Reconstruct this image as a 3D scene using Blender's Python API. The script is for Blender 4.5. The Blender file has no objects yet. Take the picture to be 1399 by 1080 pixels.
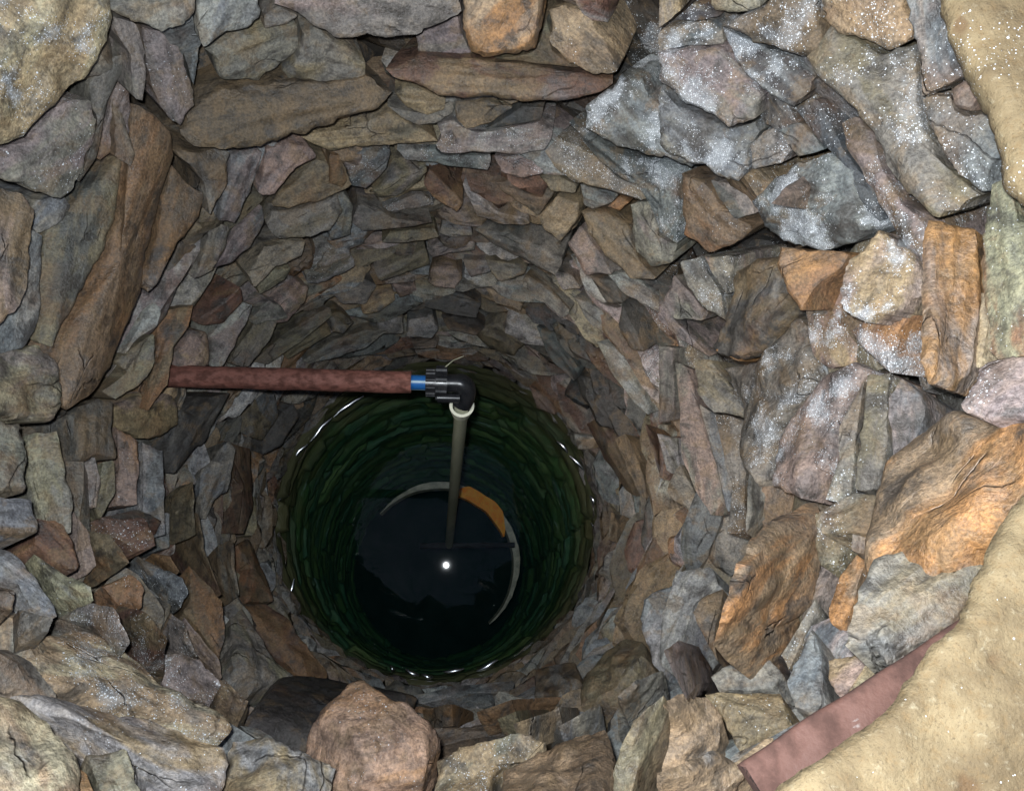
import bpy, math, random
import numpy as np
from mathutils import Vector, Matrix, noise

rng = random.Random(7)
SC = bpy.context.scene
COL = SC.collection

# ------------------------------------------------------------------ camera, sky, sun, flash, exposure
CAM_H = 0.60                      # lens above the ground at the rim
F_PX = 1000.0                     # focal length in pixels of a 1399 px wide frame
_n = Vector((-86, -237, -F_PX)).normalized()      # straight down, seen from the camera
_ez = -_n
_ey = (Vector((0, 1, 0)) - _n * _n.dot(Vector((0, 1, 0)))).normalized()
_ex = _ey.cross(_ez)
M3 = Matrix((_ex, _ey, _ez))      # camera axes -> world axes
cam_d = bpy.data.cameras.new("camera")
cam_d.sensor_width = 36.0
cam_d.lens = 36.0 * F_PX / 1399.0
cam_d.clip_start = 0.02
cam_d.clip_end = 500
cam = bpy.data.objects.new("camera", cam_d)
cam.matrix_world = Matrix.Translation((0, 0, CAM_H)) @ M3.to_4x4()
COL.objects.link(cam)
SC.camera = cam

SUN_EL, SUN_AZ = math.radians(58), math.radians(255)
world = bpy.data.worlds.new("World")
SC.world = world
world.use_nodes = True
wn = world.node_tree
bg = wn.nodes["Background"]
sky = wn.nodes.new("ShaderNodeTexSky")
sky.sky_type = 'NISHITA'
sky.sun_disc = False
sky.sun_elevation = SUN_EL
sky.sun_rotation = SUN_AZ
sky.air_density = 1.0
sky.dust_density = 1.5
wn.links.new(sky.outputs[0], bg.inputs[0])
bg.inputs[1].default_value = 0.065

sun_d = bpy.data.lights.new("sun", 'SUN')
sun_d.energy = 1.1
sun_d.angle = math.radians(25)
sun_d.color = (1.0, 0.96, 0.90)
sun = bpy.data.objects.new("sun", sun_d)
sdir = Vector((math.sin(SUN_AZ) * math.cos(SUN_EL), math.cos(SUN_AZ) * math.cos(SUN_EL), math.sin(SUN_EL)))
sun.rotation_euler = sdir.to_track_quat('Z', 'Y').to_euler()
COL.objects.link(sun)

# the phone's flash: the photograph shows it as the bright point mirrored in the water
fl_d = bpy.data.lights.new("phone_flash", 'POINT')
fl_d.energy = 46.0
fl_d.color = (0.90, 0.96, 1.0)
fl_d.shadow_soft_size = 0.011
fl = bpy.data.objects.new("phone_flash", fl_d)
fl.location = (-0.022, 0.030, CAM_H + 0.012)
COL.objects.link(fl)

SC.view_settings.view_transform = 'Standard'
SC.view_settings.look = 'None'
SC.view_settings.gamma = 1.0
SC.view_settings.exposure = 0.36
SC.render.engine = 'CYCLES'
SC.cycles.use_denoising = True
SC.cycles.max_bounces = 5
SC.cycles.diffuse_bounces = 2
SC.cycles.use_adaptive_sampling = True
SC.cycles.adaptive_threshold = 0.03
SC.cycles.volume_bounces = 0
SC.cycles.transparent_max_bounces = 8
SC.cycles.sample_clamp_indirect = 4.0

# ------------------------------------------------------------------ the shaft
R0 = 0.60
H_WATER = 2.87

def centre(h):
    """Axis of the slightly leaning shaft, h metres below the lens."""
    if h < H_WATER:
        return Vector((-0.038, 0.198 + 0.05 * (H_WATER - max(h, 0.3))))
    k = min(h - H_WATER, 2.0)
    return Vector((-0.038 - 0.014 * k, 0.198 - 0.100 * k))

def pix_dir(u, v):
    return M3 @ Vector((u - 699.5, 540 - v, -F_PX))

def cast(u, v, dr=0.0):
    """Where the line of sight through pixel u, v meets the shaft wall (radius R0 + dr)."""
    d = pix_dir(u, v)
    d = d / -d.z
    h = 1.5
    a = Vector((d.x, d.y))
    A = a.dot(a)
    for _ in range(12):
        c = centre(h)
        B = a.dot(c)
        disc = B * B - A * (c.dot(c) - (R0 + dr) ** 2)
        h = (B + math.sqrt(max(disc, 0))) / A
        h = min(h, 6.0)
    return Vector((d.x * h, d.y * h, CAM_H - h))

M3I = M3.transposed()
def to_pix(p):
    q = M3I @ (p - Vector((0, 0, CAM_H)))
    if q.z > -1e-3:
        return (-9999, -9999)
    return (699.5 + F_PX * q.x / -q.z, 540 - F_PX * q.y / -q.z)

def in_poly(x, y, poly):
    r = False
    j = len(poly) - 1
    for i in range(len(poly)):
        xi, yi = poly[i]; xj, yj = poly[j]
        if (yi > y) != (yj > y) and x < (xj - xi) * (y - yi) / (yj - yi) + xi:
            r = not r
        j = i
    return r

# ------------------------------------------------------------------ materials
def N(nt, kind, **kw):
    n = nt.nodes.new(kind)
    for k, v in kw.items():
        if k.startswith('i_'):
            key = k[2:]
            key = int(key) if key.isdigit() else key.replace('_', ' ')
            n.inputs[key].default_value = v
        else:
            setattr(n, k, v)
    return n

def new_mat(name):
    m = bpy.data.materials.new(name)
    m.use_nodes = True
    m.node_tree.nodes.clear()
    out = m.node_tree.nodes.new("ShaderNodeOutputMaterial")
    b = m.node_tree.nodes.new("ShaderNodeBsdfPrincipled")
    m.node_tree.links.new(b.outputs[0], out.inputs[0])
    return m, m.node_tree, b, out

def math_n(nt, op, a, b=None, clamp=False):
    n = nt.nodes.new("ShaderNodeMath"); n.operation = op; n.use_clamp = clamp
    for i, x in enumerate((a, b)):
        if x is None: continue
        if isinstance(x, (int, float)): n.inputs[i].default_value = x
        else: nt.links.new(x, n.inputs[i])
    return n.outputs[0]

def ramp(nt, src, lo, hi, a=0.0, b=1.0):
    n = nt.nodes.new("ShaderNodeMapRange"); n.interpolation_type = 'SMOOTHSTEP'
    nt.links.new(src, n.inputs[0])
    n.inputs[1].default_value = lo; n.inputs[2].default_value = hi
    n.inputs[3].default_value = a; n.inputs[4].default_value = b
    return n.outputs[0]

def mixc(nt, fac, a, b, blend='MIX'):
    n = nt.nodes.new("ShaderNodeMix"); n.data_type = 'RGBA'; n.blend_type = blend
    for key, x in ((0, fac), (6, a), (7, b)):
        if isinstance(x, (int, float)): n.inputs[key].default_value = x
        elif isinstance(x, tuple): n.inputs[key].default_value = (*x, 1) if len(x) == 3 else x
        else: nt.links.new(x, n.inputs[key])
    return n.outputs[2]

def noise_n(nt, vec, scale, detail=4, rough=0.55, dist=0.0):
    n = nt.nodes.new("ShaderNodeTexNoise")
    n.inputs['Scale'].default_value = scale; n.inputs['Detail'].default_value = detail
    n.inputs['Roughness'].default_value = rough; n.inputs['Distortion'].default_value = dist
    nt.links.new(vec, n.inputs['Vector'])
    return n

def scale_v(nt, vec, s):
    n = nt.nodes.new("ShaderNodeVectorMath"); n.operation = 'MULTIPLY'
    nt.links.new(vec, n.inputs[0]); n.inputs[1].default_value = s
    return n.outputs[0]

def frost_over(nt, colour, pos, amount):
    """White grains of frost strewn over a surface; amount 0..1 says how thickly."""
    big = noise_n(nt, pos, 15.0, 3, 0.6)
    clump = ramp(nt, big.outputs[0], 0.44, 0.66)
    dens = math_n(nt, 'MULTIPLY', amount, clump)
    facs = []
    for sc, r, k in ((360.0, 0.40, 0.46), (680.0, 0.46, 0.85)):
        v = nt.nodes.new("ShaderNodeTexVoronoi"); v.inputs['Scale'].default_value = sc
        nt.links.new(pos, v.inputs['Vector'])
        sep = nt.nodes.new("ShaderNodeSeparateColor"); nt.links.new(v.outputs['Color'], sep.inputs[0])
        pick = math_n(nt, 'LESS_THAN', sep.outputs[0], math_n(nt, 'MULTIPLY', dens, k))
        size = math_n(nt, 'MULTIPLY', sep.outputs[1], r)
        dot = math_n(nt, 'LESS_THAN', v.outputs['Distance'], math_n(nt, 'ADD', size, 0.06))
        facs.append(math_n(nt, 'MULTIPLY', pick, dot))
    f = math_n(nt, 'MAXIMUM', facs[0], facs[1])
    haze = math_n(nt, 'MULTIPLY', ramp(nt, dens, 0.25, 0.9), 0.42)
    c1 = mixc(nt, haze, colour, (0.52, 0.56, 0.60))
    return mixc(nt, f, c1, (0.72, 0.75, 0.78)), f

def stone_material():
    m, nt, b, out = new_mat("weathered_stone")
    L = nt.links
    geo = nt.nodes.new("ShaderNodeNewGeometry")
    pos = geo.outputs['Position']
    a1 = N(nt, "ShaderNodeAttribute", attribute_name="tint")
    a2 = N(nt, "ShaderNodeAttribute", attribute_name="patch")
    a3 = N(nt, "ShaderNodeAttribute", attribute_name="finish")
    su = N(nt, "ShaderNodeAttribute", attribute_name="grain")
    sep = nt.nodes.new("ShaderNodeSeparateXYZ"); L.new(a3.outputs['Vector'], sep.inputs[0])
    frost, wet, veins = sep.outputs[0], sep.outputs[1], sep.outputs[2]
    g = su.outputs['Vector']
    # second colour in blotches drawn out along the bedding
    blot = noise_n(nt, scale_v(nt, g, (5.0, 14.0, 1.0)), 1.0, 5, 0.62, 0.8)
    c = mixc(nt, ramp(nt, blot.outputs[0], 0.46, 0.60), a1.outputs['Color'], a2.outputs['Color'])
    # bedding streaks
    st = noise_n(nt, scale_v(nt, g, (9.0, 48.0, 1.0)), 1.0, 5, 0.66, 0.9)
    c = mixc(nt, ramp(nt, st.outputs[0], 0.35, 0.70, 0.0, 0.55), c,
             mixc(nt, 1.0, c, (1.75, 1.65, 1.5), 'MULTIPLY'))
    c = mixc(nt, ramp(nt, st.outputs[0], 0.47, 0.30, 0.0, 0.65), c,
             mixc(nt, 1.0, c, (0.45, 0.43, 0.42), 'MULTIPLY'))
    # mottling
    mo = noise_n(nt, pos, 38.0, 6, 0.70)
    c = mixc(nt, ramp(nt, mo.outputs[0], 0.42, 0.66, 0.0, 0.6), c,
             mixc(nt, 1.0, c, (1.7, 1.6, 1.45), 'MULTIPLY'))
    c = mixc(nt, ramp(nt, mo.outputs[0], 0.50, 0.30, 0.0, 0.75), c,
             mixc(nt, 1.0, c, (0.42, 0.40, 0.40), 'MULTIPLY'))
    # rust and grey-blue bloom that ignores the single stones
    ru = noise_n(nt, pos, 7.0, 5, 0.6)
    c = mixc(nt, ramp(nt, ru.outputs[0], 0.54, 0.70, 0.0, 0.5), c, (0.22, 0.105, 0.045))
    mu = noise_n(nt, pos, 19.0, 6, 0.68, 0.4)
    c = mixc(nt, ramp(nt, mu.outputs[0], 0.52, 0.61, 0.0, 0.46), c, (0.26, 0.170, 0.085))
    c = mixc(nt, ramp(nt, mu.outputs[0], 0.46, 0.35, 0.0, 0.7), c, (0.062, 0.058, 0.055))
    bl = noise_n(nt, scale_v(nt, pos, (1.3, 1.3, 1.3)), 8.5, 5, 0.62)
    c = mixc(nt, ramp(nt, bl.outputs[0], 0.56, 0.72, 0.0, 0.38), c, (0.22, 0.25, 0.28))
    du = noise_n(nt, pos, 5.0, 4, 0.65)
    c = mixc(nt, ramp(nt, du.outputs[0], 0.30, 0.70, 0.0, 0.30), c, (0.155, 0.132, 0.105))
    # cracks and quartz veins
    cr = nt.nodes.new("ShaderNodeTexVoronoi"); cr.feature = 'DISTANCE_TO_EDGE'
    wob = noise_n(nt, pos, 14.0, 4, 0.6)
    gv = nt.nodes.new("ShaderNodeVectorMath"); gv.operation = 'MULTIPLY_ADD'
    L.new(wob.outputs['Color'], gv.inputs[0]); gv.inputs[1].default_value = (0.4, 0.4, 0.4)
    L.new(scale_v(nt, g, (7.0, 19.0, 1.0)), gv.inputs[2])
    L.new(gv.outputs[0], cr.inputs['Vector']); cr.inputs['Scale'].default_value = 1.0
    crack = ramp(nt, cr.outputs['Distance'], 0.022, 0.002)
    gate = ramp(nt, noise_n(nt, pos, 11.0, 2, 0.5).outputs[0], 0.55, 0.63)
    crack = math_n(nt, 'MULTIPLY', crack, gate)
    c = mixc(nt, math_n(nt, 'MULTIPLY', crack, 0.5), c, (0.035, 0.03, 0.028))
    fine = noise_n(nt, pos, 240.0, 3, 0.7)
    c = mixc(nt, ramp(nt, fine.outputs[0], 0.35, 0.65, 0.45, 0.0), c, (0.02, 0.018, 0.016))
    c, fr = frost_over(nt, c, pos, frost)
    L.new(c, b.inputs['Base Color'])
    rg = ramp(nt, mo.outputs[0], 0.3, 0.7, 0.34, 0.74)
    rg = math_n(nt, 'SUBTRACT', rg, math_n(nt, 'MULTIPLY', wet, 0.25), True)
    L.new(rg, b.inputs['Roughness'])
    b.inputs['Specular IOR Level'].default_value = 0.45
    # relief
    h = math_n(nt, 'MULTIPLY', st.outputs[0], math_n(nt, 'ADD', math_n(nt, 'MULTIPLY', veins, 0.6), 0.10))
    h = math_n(nt, 'ADD', h, math_n(nt, 'MULTIPLY', mo.outputs[0], 1.3))
    h = math_n(nt, 'ADD', h, math_n(nt, 'MULTIPLY', fine.outputs[0], 0.16))
    h = math_n(nt, 'SUBTRACT', h, math_n(nt, 'MULTIPLY', crack, 0.5))
    bp = nt.nodes.new("ShaderNodeBump"); bp.inputs['Strength'].default_value = 0.75
    bp.inputs['Distance'].default_value = 0.0075
    L.new(h, bp.inputs['Height']); L.new(bp.outputs[0], b.inputs['Normal'])
    return m

def simple_mat(name, col, rough=0.6, col2=None, scale=20, metallic=0.0, bump=0.0, stretch=(1, 1, 1), spec=0.5, dist=0.004):
    m, nt, b, out = new_mat(name)
    tc = nt.nodes.new("ShaderNodeTexCoord")
    v = scale_v(nt, tc.outputs['Object'], stretch)
    n1 = noise_n(nt, v, scale, 6, 0.62)
    c2 = col2 or tuple(x * 0.5 for x in col)
    c = mixc(nt, ramp(nt, n1.outputs[0], 0.38, 0.64), col, c2)
    nt.links.new(c, b.inputs['Base Color'])
    nt.links.new(ramp(nt, n1.outputs[0], 0.3, 0.7, rough * 0.8, min(1, rough * 1.2)), b.inputs['Roughness'])
    b.inputs['Metallic'].default_value = metallic
    b.inputs['Specular IOR Level'].default_value = spec
    if bump:
        bp = nt.nodes.new("ShaderNodeBump"); bp.inputs['Strength'].default_value = bump
        bp.inputs['Distance'].default_value = dist
        nt.links.new(n1.outputs[0], bp.inputs['Height']); nt.links.new(bp.outputs[0], b.inputs['Normal'])
    return m

MAT_STONE = stone_material()
MAT_EARTH = simple_mat("packed_earth", (0.035, 0.028, 0.02), 0.95, (0.012, 0.010, 0.009), 30, bump=0.6)
MAT_GROUND = simple_mat("trodden_ground", (0.20, 0.15, 0.09), 0.95, (0.07, 0.085, 0.035), 6, bump=0.6, dist=0.02)
MAT_SILT = simple_mat("dark_silt", (0.006, 0.010, 0.012), 0.9, (0.003, 0.005, 0.006), 5)
MAT_SLEEVE = simple_mat("red_brown_rusty_pipe", (0.25, 0.10, 0.075), 0.7, (0.11, 0.040, 0.028), 75, bump=1.0, stretch=(0.6, 1, 1), dist=0.006)
MAT_REDPIPE = simple_mat("faded_red_clay", (0.135, 0.064, 0.048), 0.85, (0.072, 0.036, 0.028), 34, bump=1.0)
def chalk(m):
    nt = m.node_tree
    b = [n for n in nt.nodes if n.type == 'BSDF_PRINCIPLED'][0]
    src = b.inputs['Base Color'].links[0].from_socket
    tc = nt.nodes.new("ShaderNodeTexCoord")
    n1 = noise_n(nt, tc.outputs['Object'], 13, 6, 0.72, 1.0)
    c = mixc(nt, ramp(nt, n1.outputs[0], 0.56, 0.64, 0, 0.7), src, (0.50, 0.47, 0.45))
    n2 = noise_n(nt, scale_v(nt, tc.outputs['Object'], (1, 1, 1)), 31, 4, 0.6)
    c = mixc(nt, ramp(nt, n2.outputs[0], 0.66, 0.72, 0, 0.8), c, (0.05, 0.045, 0.04))
    nt.links.new(c, b.inputs['Base Color'])
chalk(MAT_REDPIPE)
MAT_LIME = simple_mat("pale_pipe_rim", (0.20, 0.18, 0.13), 0.8, (0.12, 0.10, 0.07), 30)
MAT_HOSE = simple_mat("blue_pipe_plastic", (0.02, 0.16, 0.45), 0.3, (0.02, 0.12, 0.36), 20)
MAT_HOSESTRIPE = simple_mat("pale_stripe_plastic", (0.45, 0.58, 0.70), 0.35, (0.35, 0.5, 0.6), 20)
MAT_BLACK = simple_mat("black_fitting_plastic", (0.012, 0.013, 0.015), 0.32, (0.02, 0.02, 0.022), 40)
MAT_PVC = simple_mat("aged_white_plastic", (0.36, 0.36, 0.26), 0.5, (0.24, 0.25, 0.17), 14, stretch=(1, 1, 0.15))
MAT_PVCRIM = simple_mat("clean_white_plastic", (0.80, 0.80, 0.66), 0.4, (0.7, 0.7, 0.55), 25)
MAT_CONC = simple_mat("wet_concrete", (0.60, 0.54, 0.45), 0.8, (0.36, 0.33, 0.28), 26, bump=0.6)
MAT_ORANGE = simple_mat("iron_slime", (1.0, 0.40, 0.015), 0.6, (1.0, 0.27, 0.01), 14, bump=0.7, stretch=(3, 3, 9))
MAT_DARKLINE = simple_mat("black_line_colour", (0.008, 0.009, 0.010), 0.9, (0.004, 0.005, 0.006), 12)

# ------------------------------------------------------------------ object helpers
def tag(o, label=None, cat=None, group=None, kind=None):
    for k, v in (('label', label), ('category', cat), ('group', group), ('kind', kind)):
        if v: o[k] = v
    return o

def empty(name, loc):
    o = bpy.data.objects.new(name, None)
    o.location = loc
    o.empty_display_size = 0.1
    COL.objects.link(o)
    return o

def link_mesh(name, verts, faces, mat, parent=None, attrs=None, smooth=True, sharp=None, origin=None):
    if origin is None:
        origin = sum((Vector(v) for v in verts), Vector()) / len(verts)
    org = Vector(origin)
    me = bpy.data.meshes.new(name)
    me.from_pydata([tuple(Vector(v) - org) for v in verts], [], faces)
    me.update()
    if attrs:
        for key, (typ, arr) in attrs.items():
            at = me.attributes.new(key, typ, 'POINT')
            if typ == 'FLOAT_COLOR':
                at.data.foreach_set('color', np.asarray(arr, dtype=np.float32).ravel())
            else:
                at.data.foreach_set('vector', np.asarray(arr, dtype=np.float32).ravel())
    if smooth:
        me.shade_smooth()
        if sharp: me.set_sharp_from_angle(angle=math.radians(sharp))
    me.materials.append(mat)
    o = bpy.data.objects.new(name, me)
    COL.objects.link(o)
    if parent is not None:
        o.parent = parent
        o.location = org - parent.location
    else:
        o.location = org
    return o

def tube(p0, p1, r0, r1, segs=24, r_in=None, rings=1, wob=0.0):
    """Solid or hollow tube as (verts, faces)."""
    p0, p1 = Vector(p0), Vector(p1)
    ax = (p1 - p0).normalized()
    q = ax.to_track_quat('Z', 'X')
    V, Fc = [], []
    prof = [(0, r0), (1, r1)] if rings == 1 else [(i / rings, r0 + (r1 - r0) * i / rings) for i in range(rings + 1)]
    rows = [(p0.lerp(p1, t), r, t) for t, r in prof]
    if r_in:
        rows = rows + [(p0.lerp(p1, t), r_in, t) for t, r in reversed(prof)]
    for c, r, t in rows:
        for k in range(segs):
            a = 2 * math.pi * k / segs
            d = q @ Vector((math.cos(a), math.sin(a), 0))
            rr = r
            if wob: rr += wob * (noise.noise(c * 16 + d * 1.2))
            V.append(c + d * rr)
    n = len(rows)
    for i in range(n if r_in else n - 1):
        j = (i + 1) % n
        for k in range(segs):
            l = (k + 1) % segs
            Fc.append((i * segs + k, i * segs + l, j * segs + l, j * segs + k))
    if not r_in:
        Fc.append(tuple(reversed(range(segs))))
        Fc.append(tuple((n - 1) * segs + k for k in range(segs)))
    return V, Fc

def merge(parts):
    V, Fc = [], []
    for v, f in parts:
        o = len(V)
        V += v
        Fc += [tuple(i + o for i in g) for g in f]
    return V, Fc

# ------------------------------------------------------------------ stone colours (linear albedo)
PAL = {
    'g': (0.205, 0.195, 0.175), 'b': (0.175, 0.195, 0.21), 'd': (0.085, 0.086, 0.082), 'p': (0.235, 0.20, 0.198),
    'o': (0.18, 0.158, 0.108), 'n': (0.145, 0.108, 0.072), 'r': (0.215, 0.122, 0.066), 't': (0.33, 0.25, 0.16),
    'c': (0.46, 0.39, 0.28), 'k': (0.285, 0.218, 0.195), 'y': (0.20, 0.148, 0.096), 'l': (0.32, 0.325, 0.325),
    'e': (0.25, 0.236, 0.172), 'm': (0.12, 0.068, 0.050), 'x': (0.048, 0.047, 0.050), 'a': (0.32, 0.175, 0.075),
    'q': (0.06, 0.075, 0.085), 'w': (0.43, 0.42, 0.38),
}

def vary(c, r, s=0.12):
    k = 1 + r.uniform(-s, s)
    return tuple(max(0.004, x * k * (1 + r.uniform(-0.04, 0.04))) for x in c)

def attr_block(n, tint, patch, fin, grain):
    return {'tint': ('FLOAT_COLOR', [(*tint, 1)] * n), 'patch': ('FLOAT_COLOR', [(*patch, 1)] * n),
            'finish': ('FLOAT_VECTOR', [fin] * n), 'grain': ('FLOAT_VECTOR', grain)}

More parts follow.
